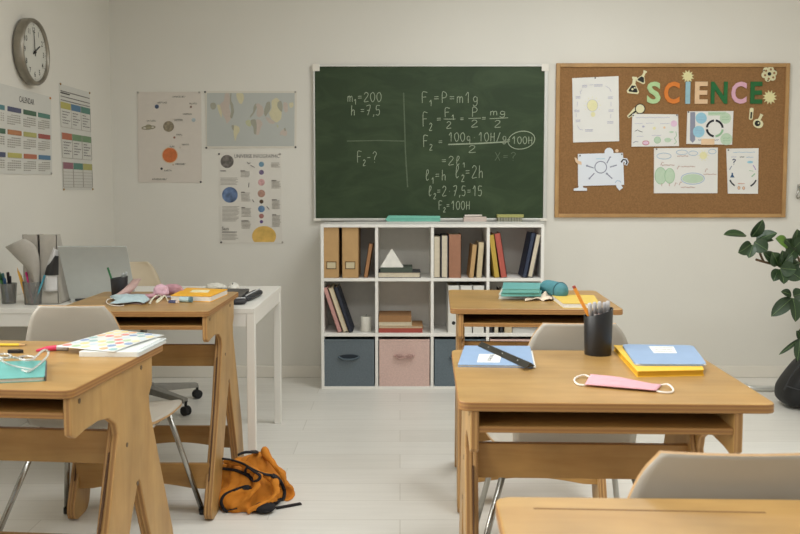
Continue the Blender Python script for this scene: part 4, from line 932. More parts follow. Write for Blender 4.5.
deskD = desk(-.668, 2.975, radians(-.4), -.56, 0, -.53, -.007, 'birch desk in front of the white table, with a yellow notebook on it')
deskE = desk(.118, .632, radians(-1.6), 0, .63, .024, .60, 'bare birch desk cut off by the bottom edge of the photo', groove=True)

# ------------------------------------------------------------------ plywood shell chairs
lam = mat('laminate_warm_grey', (172, 165, 152), .42, var=.015, scale=6); chrome = mat('chrome_tube', (170, 168, 162), .22, .95, var=.02); rub = mat('black_rubber', (26, 26, 28), .6)
chair_edge = mat('shell_edge_birch', (176, 140, 96), .5, var=.1, scale=80)
SP = [(.195, .428), (.17, .441), (.10, .446), (0, .438), (-.09, .434), (-.15, .445), (-.185, .475), (-.20, .53), (-.212, .62), (-.228, .72), (-.245, .806), (-.252, .848)]
SW = [.165, .205, .232, .222, .195, .178, .172, .174, .170, .155, .129, .100]
def shell_chair(x, y, rz_, label, name='school_chair'):
    e = empty(name, (x, y, 0), rz_, label, 'chair', 'white shell school chairs')
    prof = bez([Vector((a, b, w)) for (a, b), w in zip(SP, SW)], 5); N = len(prof) - 1
    def fn(u, v):
        f_ = v * N; i = min(int(f_), N - 1); q = prof[i].lerp(prof[i + 1], f_ - i); t = (prof[i + 1] - prof[i])
        tx = Vector((0, t.x, t.y)).normalized(); n = Vector((1, 0, 0)).cross(tx)
        w = q.z; s_ = 2 * u - 1
        z = q.y; back = max(0, min(1, (z - .47) / .15))
        if v > .97: w *= 1.0
        off = (1 - back) * .012 * s_ * s_ + back * .009 * s_ * s_
        return Vector((s_ * w, q.x, q.y)) + (Vector((0, 0, 1)) * (1 - back) + Vector((0, 1, 0)) * back) * off, (n * -1 if n.z < 0 or (abs(n.z) < .6 and n.y < 0) else n)
    mb = MB().grid(fn, 16, N, .008, 0, 1)
    mb.build('seat_shell', [lam, chair_edge], e, smooth=False)
    o = e.children[0]; me = o.data
    me.polygons.foreach_set('use_smooth', [m != 1 for m in mb.m])
    fr = MB(); r = .0095
    for s_ in (-1, 1):
        for (xa, ya, xb, yb, nm) in ((.175, .13, .252, .285, 'f'), (.172, -.078, .305, -.24, 'r')):
            MB().tube([(s_ * xa, ya, .425), (s_ * xb, yb, .012)], r, 12).build('leg', chrome, e, smooth=True); lgo = LAST[0]
            MB().tube([(s_ * (xb - (xb - xa) * .03), yb - (yb - ya) * .03, .022), (s_ * xb, yb, .0)], .0115, 12).build('leg_cap', rub, lgo, smooth=True)
        fr.tube([(s_ * .172, -.078, .424), (s_ * .175, .13, .424)], r, 10)
    fr.tube([(-.175, .13, .424), (.175, .13, .424)], r, 10).tube([(-.172, -.078, .424), (.172, -.078, .424)], r, 10)
    fr.build('seat_frame', chrome, e, smooth=True)
    return e
shell_chair(-.985, 2.815, radians(-1), 'white shell chair in front of the desk with the yellow notebook')
cB = shell_chair(.495, 2.575, radians(-1), 'white shell chair behind the desk with the black pen cup'); cB.scale = (1, 1, .982)
cC = shell_chair(.488, 1.455, radians(-3), 'white shell chair in the lower right corner, backrest cut by the frame'); cC.scale = (1, 1, .974)

# ------------------------------------------------------------------ white table and swivel chair
tw = mat('table_white', (238, 235, 227), .4, var=.01, scale=5)
e = empty('white_table', (-.602, 3.53, 0), 0, 'long white table against the left wall carrying the laptop', 'table'); TF = .70
MB().box((-1.17, 0, TF - .022), (0, .80, TF)).build('tabletop', tw, e, bevel=.002)
for (xa, xb) in ((-.035, 0), (-1.17, -1.15)):
    for (ya, yb) in ((0.002, .037), (.763, .798)): MB().box((xa, ya, 0), (xb - .001, yb, TF - .022)).build('leg', tw, e, bevel=.002)
ap = MB(); ap.box((-1.135, .004, TF - .075), (-.036, .022, TF - .022)).box((-1.135, .778, TF - .075), (-.036, .796, TF - .022)).box((-.03, .037, TF - .075), (-.004, .763, TF - .022)).box((-1.165, .037, TF - .075), (-1.14, .763, TF - .022)); ap.build('apron', tw, e)
MB().box((-.30, .001, TF - .058), (-.24, .004, TF - .052)).build('drawer_pull', mat('pull_grey', (170, 166, 158), .4, .5), e)
e = empty('swivel_chair', (-1.39, 4.62, 0), radians(215), 'cream swivel chair behind the white table, with castors on grey arms', 'chair')
grm = mat('grey_metal', (152, 150, 144), .45, .4)
for k in range(5):
    an = radians(40 + 72 * k - 215)
    c, s_ = cos(an), sin(an)
    a = MB(); w1, w2 = .03, .018
    a.add([(c * .03 - s_ * w1, s_ * .03 + c * w1, .085), (c * .03 + s_ * w1, s_ * .03 - c * w1, .085), (c * .31 + s_ * w2, s_ * .31 - c * w2, .065), (c * .31 - s_ * w2, s_ * .31 + c * w2, .065),
           (c * .03 - s_ * w1, s_ * .03 + c * w1, .125), (c * .03 + s_ * w1, s_ * .03 - c * w1, .125), (c * .31 + s_ * w2, s_ * .31 - c * w2, .09), (c * .31 - s_ * w2, s_ * .31 + c * w2, .09)],
          [(3, 2, 1, 0), (4, 5, 6, 7), (0, 1, 5, 4), (1, 2, 6, 5), (2, 3, 7, 6), (3, 0, 4, 7)])
    arm = a.build('base_arm', grm, e, bevel=.004)
    cs = MB(); M = Matrix.Translation((c * .31, s_ * .31, .025)) @ Matrix.Rotation(an, 4, 'Z') @ Matrix.Rotation(pi / 2, 4, 'X')
    cs.lathe([(.001, -.02), (.022, -.02), (.025, -.017), (.025, -.005), (.022, -.003), (.022, .003), (.025, .005), (.025, .017), (.022, .02), (.001, .02)], seg=20, M=M, cap=False)
    cs.tube([(c * .31, s_ * .31, .045), (c * .31, s_ * .31, .075)], .008, 8)
    cs.build('castor', rub, arm, smooth=False)
MB().lathe([(.001, .08), (.05, .08), (.05, .13), (.028, .14), (.028, .28), (.018, .28), (.018, .46), (.001, .46)], seg=20).build('gas_column', grm, e, smooth=False)
prof = bez([Vector((a, .505 + (b - .44) * .665, w)) for (a, b), w in zip(SP, SW)], 5); N_ = len(prof) - 1
def fn2(u, v):
    f_ = v * N_; i = min(int(f_), N_ - 1); q = prof[i].lerp(prof[i + 1], f_ - i); t = (prof[i + 1] - prof[i]); tx = Vector((0, t.x, t.y)).normalized(); n = Vector((1, 0, 0)).cross(tx); s_ = 2 * u - 1
    back = max(0, min(1, (q.y - .55) / .1)); return Vector((s_ * q.z, q.x, q.y)) + (Vector((0, 0, 1)) * (1 - back) + Vector((0, 1, 0)) * back) * .03 * s_ * s_, n
cream = mat('cream_plastic', (206, 190, 162), .5, var=.02)
MB().grid(fn2, 14, N_, .012).build('seat_shell', cream, e, smooth=True)
MB().box((-.1, -.08, .46), (.1, .12, .495)).build('seat_mount', grm, e, bevel=.004)
# ------------------------------------------------------------------ things on the desks
def quadprism(c, z0, z1): return [(p[0], p[1]) for p in c], z0, z1
def onto(px, py, z=TZ): v = onz(px, py, z); return (v.x, v.y)
def notebook(name, corners, z0, z1, rgb, label, cat='notebook', group=None, cov=.0015, rad=.004, pages_in=.002, over=None, pm=None, cm=None):
    """corners: four (x, y) places front-left, front-right, back-right, back-left"""
    cx = sum(p[0] for p in corners) / 4; cy = sum(p[1] for p in corners) / 4
    e = empty(name, (cx, cy, z0), label=label, cat=cat, group=group)
    m = cm or mat('nb_%d_%d_%d' % rgb, rgb, .5, var=.03, scale=25)
    def inset(k): return [(p[0] + (cx - p[0]) * k, p[1] + (cy - p[1]) * k) for p in corners]
    MB().prism(rounded(corners, rad, 3), z1 - cov, z1, 'Z').build('cover', m, e, world=True, bevel=.0004)
    MB().prism(rounded(corners, rad, 3), z0, z0 + cov, 'Z').build('back_cover', m, e, world=True)
    MB().prism(inset(.02), z0 + cov, z1 - cov, 'Z').build('pages', pm or mat('white_pages', (226, 222, 212), .9, var=.04, scale=200), e, world=True)
    return e
lab_w = mat('label_paper', (226, 226, 220), .8, var=.01)
def onlabel(e, corners, z, m=lab_w): return MB().prism(corners, z, z + .0005, 'Z').build('label_sticker', m, e, world=True)
def pencup(name, c, r0, r1, h, label, m, slant=0.0, t=.002, cat='pen cup', zb=None, seg=32):
    zb = TZ if zb is None else zb
    e = empty(name, (c[0], c[1], zb), label=label, cat=cat); vs = []; fs = []
    rings = [(0.0005, 0, 0), (r0, 0, 0), (r1, 1, 0), (r1 - t, 1, 0), (r0 - t, 0, t * 1.5), (0.0005, 0, t * 1.5)]
    for (r, top, dz) in rings:
        for k in range(seg):
            a = 2 * pi * k / seg; vs.append((r * cos(a), r * sin(a), (h + slant * cos(a)) * top + dz))
    for i in range(5):
        for k in range(seg): l = (k + 1) % seg; fs.append((i * seg + k, i * seg + l, (i + 1) * seg + l, (i + 1) * seg + k))
    o = MB().add(vs, fs).build('cup_body', m, e, smooth=False, bevel=.0006)
    o.data.polygons.foreach_set('use_smooth', [True] * len(o.data.polygons)); o.data.update()
    return e
def pencil(name, a, b, r, mbody, mtip, label, cat='pencil', tipl=.02, end=None, seg=8, group=None):
    A, B = Vector(a), Vector(b); d = (B - A).normalized(); L = (B - A).length
    e = empty(name, A, label=label, cat=cat, group=group)
    MB().tube([(0, 0, 0), tuple(d * (L - tipl))], r, seg).build('barrel', mbody, e)
    if end == 'cap': MB().tube([tuple(d * (L - tipl * 1.0)), tuple(d * (L - .003)), tuple(d * L)], [r * 1.12, r * 1.12, r * .8], seg).build('cap', mtip, e, smooth=True)
    elif end == 'rubber': MB().tube([tuple(d * (L - tipl)), tuple(d * L)], r * .95, seg).build('rubber_tip', mtip, e)
    else:
        MB().tube([tuple(d * (L - tipl)), tuple(d * (L - tipl * .25))], [r, r * .3], seg).build('sharpened_wood', mat('raw_cedar', (214, 176, 128), .8), e); MB().tube([tuple(d * (L - tipl * .25)), tuple(d * L)], [r * .3, .0003], seg).build('lead', mtip, e)
    return e
# --- desk C
a_, b2, c2_, d2 = onto(457.8, 366), onto(534, 367), onto(530, 346.8), onto(464.5, 346.5)
z1 = TZ + .006
a_, b2, c2_, d2 = [onto(*p, z1) for p in ((457.8, 364.5), (534, 365.5), (530, 345.8), (464.5, 345.5))]
e = notebook('notebook', [a_, b2, c2_, d2], TZ, z1, (136, 162, 194), 'light blue notebook under the black ruler on the desk with the face mask', group=None)
lb = onlabel(e, [onto(*p, z1) for p in ((477, 362.3), (499.5, 362.6), (502, 354.4), (479, 354.2))], z1)
S_ = MB()
for k in range(4):
    P = [onto(487 + 4.5 * (j % 2) + k * .9, 361 - k * 1.6 - j * .4, z1) for j in range(4)]
    S_.tube([(p[0], p[1], z1 + .0009) for p in P], .0004, 5)
S_.build('handwriting', inkg, lb, world=True)
MB().prism([onto(*p, z1) for p in ((533.5, 366.3), (535.8, 366.3), (532.4, 350), (530.6, 350))], TZ + .0015, TZ + .004, 'Z').build('page_edge', mat('white_pages', (226, 222, 212)), e, world=True)
zr_ = z1 + .0006
ra, rb, rc, rd = [onto(*p, zr_ + .006) for p in ((525.5, 366), (535.5, 363.2), (485.5, 342.6), (477.5, 343.8))]
e = empty('ruler', (*ra, zr_), label='black scale ruler lying diagonally across the blue notebook', cat='ruler')
rm = mat('ruler_black', (48, 46, 40), .35, .2)
def v3(p, z): return (p[0], p[1], z)
ax = ((ra[0] + rb[0]) / 2, (ra[1] + rb[1]) / 2); bx = ((rc[0] + rd[0]) / 2, (rc[1] + rd[1]) / 2)
MB().add([v3(ra, zr_), v3(rb, zr_), v3(rc, zr_), v3(rd, zr_), v3(ax, zr_ + .011), v3(bx, zr_ + .011)], [(0, 3, 2, 1), (0, 1, 4), (2, 3, 5), (1, 2, 5, 4), (3, 0, 4, 5)]).build('ruler_body', rm, e, world=True, bevel=.001)
tk = MB()
for k in range(3):
    t_ = .2 + .3 * k; q = Vector(ax).lerp(Vector(bx), t_).lerp(Vector(ra).lerp(Vector(rd), t_), .45); tk.ball((q.x, q.y, zr_ + .0066), .0016, 8)
tk.build('rivets', mat('rivet_pale', (190, 188, 176), .4), e, world=True)
pc = onto(597.8, 354.2); cblk = mat('cup_black', (26, 26, 27), .38, var=.05)
yc = pc[1]; r1_ = 15.2 * yc / F; 
pencup('pen_cup', pc, .0345, .0372, .112, 'black slanted pen cup on the desk with the face mask', cblk, slant=.011)
oran = mat('pencil_orange', (222, 142, 48), .4); redt = mat('pencil_end_red', (150, 56, 44), .5)
def cuppencil(name, px0, py0, px1, py1, yoff, r, mb_, mt_, label, **k):
    A = ony(px0, py0, yc + yoff); B = ony(px1, py1, yc + yoff * 1.4); d = (B - A).normalized(); t_ = (A.z - (TZ + .006)) / d.z * 1.0
    A2 = A - d * t_
    A2.x = max(pc[0] - .024, min(pc[0] + .024, A2.x)); A2.y = max(yc - .02, min(yc + .02, A2.y))
    return pencil(name, A2, B, r, mb_, mt_, label, **k)
cuppencil('pencil', 591, 318, 573.6, 286, -.006, .0046, oran, redt, 'orange pencil with a red end leaning out of the black pen cup', end='rubber', tipl=.006)
wm = mat('marker_white', (190, 184, 180), .35); pm_ = mat('marker_pink', (214, 190, 184), .35); gm_ = mat('marker_grey', (120, 118, 118), .4)
for (px0, px1, pyt, y_, mm, lab) in ((592.5, 589.5, 303, -.014, gm_, 'grey pen standing just right of the orange pencil'), (597, 594.4, 302, .006, wm, 'white marker in the black cup, beside the grey pen'), (600, 599.5, 301.5, -.008, pm_, 'pale pink marker in the middle of the black cup'), (604, 604.5, 302, .008, wm, 'white marker in the black cup, second from its high rim'), (607, 608, 300.8, -.004, wm, 'white marker against the high rim of the black cup')):
    cuppencil('marker', px0, 330, px1, pyt, y_, .0048, mm, mat('marker_cap', (182, 180, 180), .4), lab, cat='marker', end='cap', tipl=.03, group='pens and markers in the black slanted cup')
# yellow folder and blue notebook
zf = TZ + .014
q = [onto(*p, zf) for p in ((637.5, 371.2), (704.2, 369.8), (694, 348.5), (613.5, 345.0))]
e = notebook('folder', q, TZ, zf, (232, 186, 46), 'yellow folder under the blue notebook, right of the black pen cup', cat='folder', rad=.002, pm=mat('folder_inner_yellow', (206, 156, 30), .7))
zb2 = zf + .005
q = [onto(*p, zb2) for p in ((635.5, 363.8), (707.3, 364.2), (693, 345.2), (621.8, 344.0))]
e = notebook('notebook', q, zf + .0004, zb2, (136, 161, 192), 'light blue notebook lying on the yellow folder', rad=.02)
lb = onlabel(e, [onto(*p, zb2) for p in ((654, 353), (677, 353.2), (673.5, 346.6), (648.5, 346.4))], zb2)
sq = MB()
for j in range(3): sq.tube([(*onto(655 + k * 3.5, 351.6 - j * 1.8 + .3 * (k % 2), zb2), zb2 + .0008) for k in range(6)], .0005, 5)
sq.build('handwriting', inkg, lb, world=True)
# pink face mask
def mask(name, cor, z, rgb, label, loops, amp=.004, loopm=None):
    cx = sum(p[0] for p in cor) / 4; cy = sum(p[1] for p in cor) / 4
    e = empty(name, (cx, cy, z), label=label, cat='face mask'); fl_, fr_, br_, bl_ = [Vector(p) for p in cor]
    def fn(u, v):
        p = fl_.lerp(fr_, u).lerp(bl_.lerp(br_, u), v); h = amp * (1 + .8 * sin(v * pi * 3) * sin(u * pi)) + .007 * sin(u * pi) * sin(v * pi) + .003 * sin(u * 5 + 1) * v
        return Vector((p.x, p.y, z + .0015 + max(0, h))), Vector((0, 0, 1))
    MB().grid(fn, 24, 14, .0016).build('mask_body', mat('mask_%d' % rgb[0], rgb, .9, var=.03, scale=60, bump=.2), e, world=True, smooth=True)
    for lp in loops:
        MB().tube(bez([Vector((*p, z + h)) for p, h in lp], 8), .0021, 8).build('ear_loop', loopm or mat('elastic_white', (226, 218, 206), .8), e, world=True, smooth=True)
    return e
cor = [onto(*p) for p in ((585, 386.8), (656.5, 393.0), (661.5, 386.5), (590.5, 377.8))]
L1 = [(onto(*p), h) for p, h in (((590, 379), .004), ((584, 377.6), .006), ((576.5, 379), .004), ((574.3, 382), .003), ((578, 385.6), .003), ((584.8, 386.6), .003))]
L2 = [(onto(*p), h) for p, h in (((660.5, 387), .004), ((668, 387.6), .007), ((673, 391), .004), ((671.5, 393.6), .003), ((664, 393.8), .003), ((656.5, 392.5), .003))]
mask('face_mask', cor, TZ, (214, 160, 168), 'pink face mask with white ear loops lying on the desk', [L1, L2])

# --- desk B
teal = (96, 164, 158)
q = [onto(*p, TZ + .014) for p in ((498.5, 295.2), (541, 295.6), (543, 288.6), (502, 288.2))]
e = notebook('notebook', q, TZ, TZ + .016, (214, 216, 206), 'white notebook under the two teal ones on the back desk', rad=.002)
z0 = TZ + .0165
q = [onto(*p, z0 + .012) for p in ((500.8, 293.4), (541, 293.2), (543.5, 286.4), (505, 286.8))]
notebook('notebook', q, z0, z0 + .013, teal, 'teal notebook lying in the middle of the small stack on the back desk', rad=.002, pm=mat('teal_pages', (112, 178, 170), .7))
z0 += .0136
q = [onto(*p, z0 + .014) for p in ((502, 289.4), (539.6, 289.4), (541.2, 283), (503.5, 282.6))]
notebook('notebook', q, z0, z0 + .015, (92, 158, 154), 'teal notebook on top of the small stack on the back desk', rad=.003, pm=mat('teal_pages', (112, 178, 170), .7))
A = onz(545, 288, TZ + .034); B = onz(563, 292.5, TZ + .030); A.z = TZ + .036; B.z = TZ + .033
e = empty('pencil_case', ((A.x + B.x) / 2, (A.y + B.y) / 2, TZ), label='teal round fabric pencil case lying on the back desk', cat='pencil case')
d_ = (B - A); n_ = 14; rr = [.006] + [.034 * (1 - .9 * abs(2 * (k / n_) - 1) ** 7) for k in range(1, n_)] + [.006]; rr = [max(r_, .012) for r_ in rr]
pts = [A - d_ * .12 + d_ * 1.24 * k / n_ for k in range(n_ + 1)]
MB().tube(pts, [r_ * .98 for r_ in rr], 22).build('case_body', mat('case_teal', (72, 128, 136), .75, var=.1, scale=30, bump=.5, bscale=60), e, world=True, smooth=True)
dn = d_.normalized(); up = Vector((0, 0, 1)); sd = dn.cross(up).normalized(); cc_ = A + d_ * .86
MB().tube([cc_ + (up * cos(k * pi / 12) + sd * sin(k * pi / 12)) * .0335 for k in range(24)], .0022, 6, closed=True).build('zip_piping', mat('case_piping', (46, 92, 102), .6), e, world=True, smooth=True)
z1 = TZ + .018
q = [onto(*p, z1) for p in ((563, 303.3), (600, 303.6), (594, 295), (551, 294.4))]
notebook('notebook', q, TZ, z1, (220, 188, 82), 'yellow notebook with thick white pages on the back desk behind the pen cup', rad=.003)
def cloth(name, cor, z, rgb, label, cat, amp=.018, seed=1, part='cloth_body', nu=26, nv=18, freq=18, edge=.3):
    cx = sum(p[0] for p in cor) / 4; cy = sum(p[1] for p in cor) / 4
    e = empty(name, (cx, cy, z), label=label, cat=cat); fl_, fr_, br_, bl_ = [Vector(p) for p in cor]
    def fn(u, v):
        uu = u + .08 * sin(v * 7 + seed); vv = v + .1 * sin(u * 6 + seed * 2)
        p = fl_.lerp(fr_, uu).lerp(bl_.lerp(br_, uu), vv)
        n = noise.noise(Vector((u * freq * .22 + seed, v * freq * .15, seed * 1.7))); n2 = abs(noise.noise(Vector((u * freq * .4, v * freq * .3 + 4, seed))))
        env = min(1, edge + 4 * u * (1 - u) * 4 * v * (1 - v)); h = amp * env * (.55 + n * .9 + n2 * .5)
        return Vector((p.x, p.y, z + .0015 + max(0, h))), Vector((0, 0, 1))
    MB().grid(fn, nu, nv, .0016).build(part, mat('cloth_%d_%d' % (rgb[0], seed), rgb, .9, var=.04, scale=40), e, world=True, smooth=True)
    return e
cloth('face_mask', [onto(*p) for p in ((525, 302), (553, 300.5), (565, 293), (540, 294))], TZ, (226, 206, 184), 'crumpled cream face mask beside the teal pencil case', 'face mask', .026, 3)

# --- desk D
cup = onto(119.5, 295); pencup('pen_cup', cup, .030, .034, .071, 'small black pen cup beside the laptop', mat('cup_black2', (40, 40, 42), .5), slant=.004)
gr = mat('pencil_green', (42, 110, 66), .4)
A = Vector((cup[0] - .012, cup[1], TZ + .006)); B = ony(107.6, 267.5, cup[1] + .0); pencil('pencil', A, B, .0042, gr, gr, 'green pencil leaning left out of the small black cup', end='rubber', tipl=.01)
A = Vector((cup[0] + .0, cup[1] - .01, TZ + .006)); B = ony(126.5, 271.8, cup[1]); pencil('marker', A, B, .0052, mat('pen_clear', (200, 200, 196), .3), mat('pen_clear_cap', (176, 178, 176), .3), 'white pen standing in the small black cup', cat='pen', end='cap', tipl=.02)
A = Vector((cup[0] + .005, cup[1] + .012, TZ + .006)); B = ony(123, 272.8, cup[1] + .02); pencil('marker', A, B, .0048, mat('pen_grey', (120, 122, 122), .3), mat('pen_clear_cap', (176, 178, 176), .3), 'grey pen behind the white pen in the small black cup', cat='pen', end='cap', tipl=.02)
# open copybook with a raised pink page, blue face mask on it
q = [onto(*p, TZ + .004) for p in ((110, 304), (146, 304.5), (160, 293.5), (110, 296))]
e = notebook('copybook', [onto(*p, TZ + .003) for p in ((112, 303), (143, 303.5), (160, 294.2), (120, 293.6))], TZ, TZ + .004, (190, 160, 156), 'open copybook with a raised pink cover under the blue face mask')
P0, P1 = onz(107, 298, TZ + .006), onz(129, 294, TZ + .006)
def pg(u, v):
    a = P0.lerp(P1, u * .25); tip = ony(141.5, 278.2, 3.42); tip2 = ony(133, 279, 3.46); t = tip2.lerp(tip, u)
    b = P0.lerp(Vector((P1.x, P1.y, P1.z)), .15 + u * .85); p = b.lerp(t, v); p.z += .012 * sin(v * pi) * -1 * .7 + 0
    return p, Vector((.3, -.8, .5)).normalized()
MB().grid(pg, 6, 12, .0012).build('raised_cover', mat('cover_rose', (200, 168, 160), .7), e, world=True, smooth=True)
bm = cloth('face_mask', [onto(*p, TZ + .004) for p in ((112.5, 304.6), (147, 304), (147, 295.5), (113, 296.8))], TZ + .0045, (176, 196, 200), 'light blue medical face mask folded on the open copybook', 'face mask', .03, 5, edge=.12, freq=12)
MB().tube(bez([Vector((*onto(*p, TZ + .006), TZ + h)) for p, h in (((112, 300), .012), ((108, 299.5), .006), ((106.5, 302), .005), ((111, 304.5), .004), ((119, 305.2), .003), ((124, 304.6), .003))], 6), .002, 6).build('ear_loop', mat('elastic_white', (226, 218, 206), .8), bm, world=True, smooth=True)
# white elastic band coil
e = empty('elastic_cord', (*onto(158, 301), TZ), label='coil of cream elastic cord between the blue mask and the yellow notebook', cat='cord')
MB().tube(bez([Vector((*onto(*p), TZ + h)) for p, h in (((149.5, 304.5), .003), ((152.5, 301.5), .01), ((157, 299), .014), ((161.5, 298.6), .008), ((157.5, 301.5), .004), ((156.5, 303.4), .003), ((161, 302), .01), ((164.5, 299), .012), ((168, 301.4), .003))], 8), .0036, 8, flat=.5).build('cord_loop', mat('elastic_cream', (224, 220, 196), .8), e, world=True, smooth=True)
# pink pouch: gathered light front, darker rolled back
pp = onto(162, 297)
e = empty('fabric_pouch', (pp[0], pp[1] + .03, TZ), label='pink scrunched fabric pouch behind the yellow notebook', cat='pouch')
def lump(c, r, seed, amp=.18, n=20):
    mb = MB(); mb.ball((0, 0, 0), 1.0, n * 2)
    out = []
    for v in mb.v:
        p = Vector(v); k = 1 + amp * noise.noise(p * 2.2 + Vector((seed, 0, 0))) + amp * .6 * abs(noise.noise(p * 5 + Vector((0, seed, 0))))
        out.append((c[0] + p.x * r[0] * k, c[1] + p.y * r[1] * k, c[2] + max(p.z * r[2] * k, -r[2] * .98)))
    mb.v = out; return mb
c0 = onz(161, 292, TZ + .022); c0.z = TZ + .024
lump(c0, (.030, .028, .024), 2, .3).build('pouch_front', mat('pouch_pink', (216, 176, 188), .85, var=.06, scale=40, bump=.4, bscale=80), e, world=True, smooth=True)
c1_ = onz(172.5, 289.5, TZ + .025); c1_.z = TZ + .024
lump(c1_, (.042, .022, .022), 5, .15).build('pouch_roll', mat('pouch_rose', (186, 140, 148), .85, var=.06, scale=40), e, world=True, smooth=True)
pr = onz(150.5, 296, TZ + .012)
lump((pr.x, pr.y, TZ + .010), (.026, .02, .0105), 8, .2).build('pouch_tail', mat('pouch_rose', (186, 140, 148)), e, world=True, smooth=True)
z1 = TZ + .022
q = [onto(*p, z1) for p in ((170.4, 295.4), (210.8, 296.2), (227.8, 289.2), (187, 287.6))]
e = notebook('notebook', q, TZ, z1, (240, 176, 34), 'bright yellow notebook with a white label on the desk before the white table', rad=.003, cov=.002)
onlabel(e, [onto(*p, z1) for p in ((189.5, 292.3), (208, 292.6), (210.3, 290), (193, 289.8))], z1, mat('label_cream2', (238, 226, 180), .8))
c0 = onz(186, 299.6, TZ + .01); e = empty('glue_stick', (c0.x, c0.y, TZ), label='pale blue glue stick lying in front of the yellow notebook', cat='glue stick')
MB().tube([(-.022, .004, .0105), (.014, -.004, .0105)], .0105, 16).build('stick_body', mat('glue_blue', (176, 202, 206), .4), e); MB().tube([(.014, -.004, .0105), (.024, -.006, .0105)], .011, 16).build('stick_cap', mat('glue_dark', (84, 118, 128), .4), e)
c0 = onz(173.5, 301.3, TZ + .006); e = empty('eraser', (c0.x, c0.y, TZ), radians(-18), label='small eraser with a dark blue sleeve in front of the yellow notebook', cat='eraser')
MB().box((-.018, -.007, 0), (.012, .007, .010)).build('eraser_sleeve', mat('sleeve_navy', (70, 76, 112), .6), e, bevel=.001); MB().box((.012, -.0068, .0002), (.019, .0068, .0098)).build('eraser_rubber', mat('eraser_pink', (222, 204, 190), .8), e, bevel=.002)
c0 = onz(169, 296.6, TZ + .006); e = empty('marker', (c0.x, c0.y, TZ), label='short red and grey crayon at the corner of the yellow notebook', cat='crayon')
MB().tube([(-.012, .002, .005), (.03, -.004, .005)], .0048, 8).build('crayon_body', mat('crayon_grey', (170, 160, 170), .5), e); MB().tube([(-.012, .002, .005), (-.024, .004, .005)], [.0046, .0015], 8).build('crayon_tip', redc, e)

# --- desk A
z1 = TZ + .010
q = [onto(*p, z1) for p in ((-40, 380.5), (44.5, 376.8), (46, 360.3), (-30, 362))]
e = notebook('notebook', q, TZ, z1, (104, 172, 166), 'turquoise notebook under the clear safety glasses at the left edge', rad=.002, cov=.0015)
MB().prism([onto(*p, z1) for p in ((44.7, 377), (46.3, 376.6), (47, 360.5), (46, 360.4))], TZ, z1 + .0003, 'Z').build('spine', mat('spine_dark', (90, 84, 80), .6), e, world=True)
clr = mat('clear_plastic', (236, 236, 230), .25, var=0, trans=.45, spec=.6)
zg = z1 + .0003
e = empty('safety_glasses', (*onto(14, 366, z1), zg), label='clear plastic safety glasses lying on the turquoise notebook', cat='glasses')
def gpt(px, py, h): v = onz(px, py, z1 + h); return Vector((v.x, v.y, z1 + h))
for (cx, cy, w_) in ((4, 356, 9), (27, 358, 10)):
    MB().tube([gpt(cx + w_ * cos(a) * .8, cy + 9 * 0 + 2 * sin(a), .026 + .021 * sin(a)) for a in [k * pi / 12 for k in range(24)]], .0026, 8, closed=True).build('lens_rim', clr, e, world=True, smooth=True)
    c = gpt(cx, cy, .026)
    MB().add([tuple(gpt(cx + w_ * cos(a) * .76, cy + 2 * sin(a), .026 + .019 * sin(a))) for a in [k * pi / 12 for k in range(24)]], [tuple(range(24))]).build('lens', glass, e, world=True)
MB().tube(bez([gpt(11.5, 357, .028), gpt(15, 357.5, .034), gpt(19.5, 358, .028)], 6), .0024, 8).build('nose_bridge', clr, e, world=True, smooth=True)
MB().tube(bez([gpt(34.5, 358, .03), gpt(44, 350, .026), gpt(48.5, 353, .014), gpt(44, 360, .006), gpt(30, 371, .004), gpt(22, 370, .003)], 8), .0026, 8).build('temple_arm', clr, e, world=True, smooth=True)
MB().tube(bez([gpt(-3.5, 356, .03), gpt(4, 362, .018), gpt(14, 366, .008), gpt(33, 369.5, .003)], 8), .0022, 8).build('temple_arm', clr, e, world=True, smooth=True)
c0 = onz(15, 353.5, TZ); e = empty('sharpener', (c0.x, c0.y, TZ), label='small black pencil sharpener behind the clear glasses', cat='sharpener')
MB().prism([(-.02, 0), (.012, 0), (.02, .006), (.012, .012), (-.02, .012)], 0, .009, 'Z').build('sharpener_body', mat('black_plastic', (36, 36, 38), .4), e, bevel=.001); MB().box((-.012, .001, .009), (.008, .011, .0102)).build('blade', chrome, e)
A = onz(-6, 345, TZ + .004); B = onz(30, 343.8, TZ + .004); A.z = B.z = TZ + .0045
pencil('pencil', A, Vector((A.x + .09, A.y + .0, A.z)), .004, mat('pencil_yellow', (226, 198, 60), .4), crmd, 'yellow pencil near the back edge of the left desk')
# polka dot notebook, cover lifted over its thick pages, and pink marker under the cover's corner
body = [onto(*p, TZ + .012) for p in ((78.5, 352.2), (138, 352.6), (166.5, 338.5), (116, 337.5))]
cov = [(57.3, 346.2), (113.9, 350.3), (164.2, 333.8), (117, 329.8)]
cx = sum(p[0] for p in body) / 4; cy = sum(p[1] for p in body) / 4
e = empty('polka_dot_notebook', (cx, cy, TZ), label='white notebook with rows of multicoloured dots on the desk at the left', cat='notebook')
lm = mat('laminated_white', (226, 228, 224), .3, var=.01)
MB().prism(rounded(body, .004, 3), TZ, TZ + .0135, 'Z').build('pages', lm, e, world=True, bevel=.0015)
zc = TZ + .019
C4 = [Vector((*onto(*p, zc), zc)) for p in cov]
def cv(u, v, h=0):
    p = C4[0].lerp(C4[1], u).lerp(C4[3].lerp(C4[2], u), v)
    p.z = TZ + .0150 + .004 * (1 - u) + .003 * sin(v * pi) * u + h; return p
MB().grid(lambda u, v: (cv(u, v), Vector((0, 0, 1))), 12, 12, .0016).build('dotted_cover', lm, e, world=True, smooth=True)
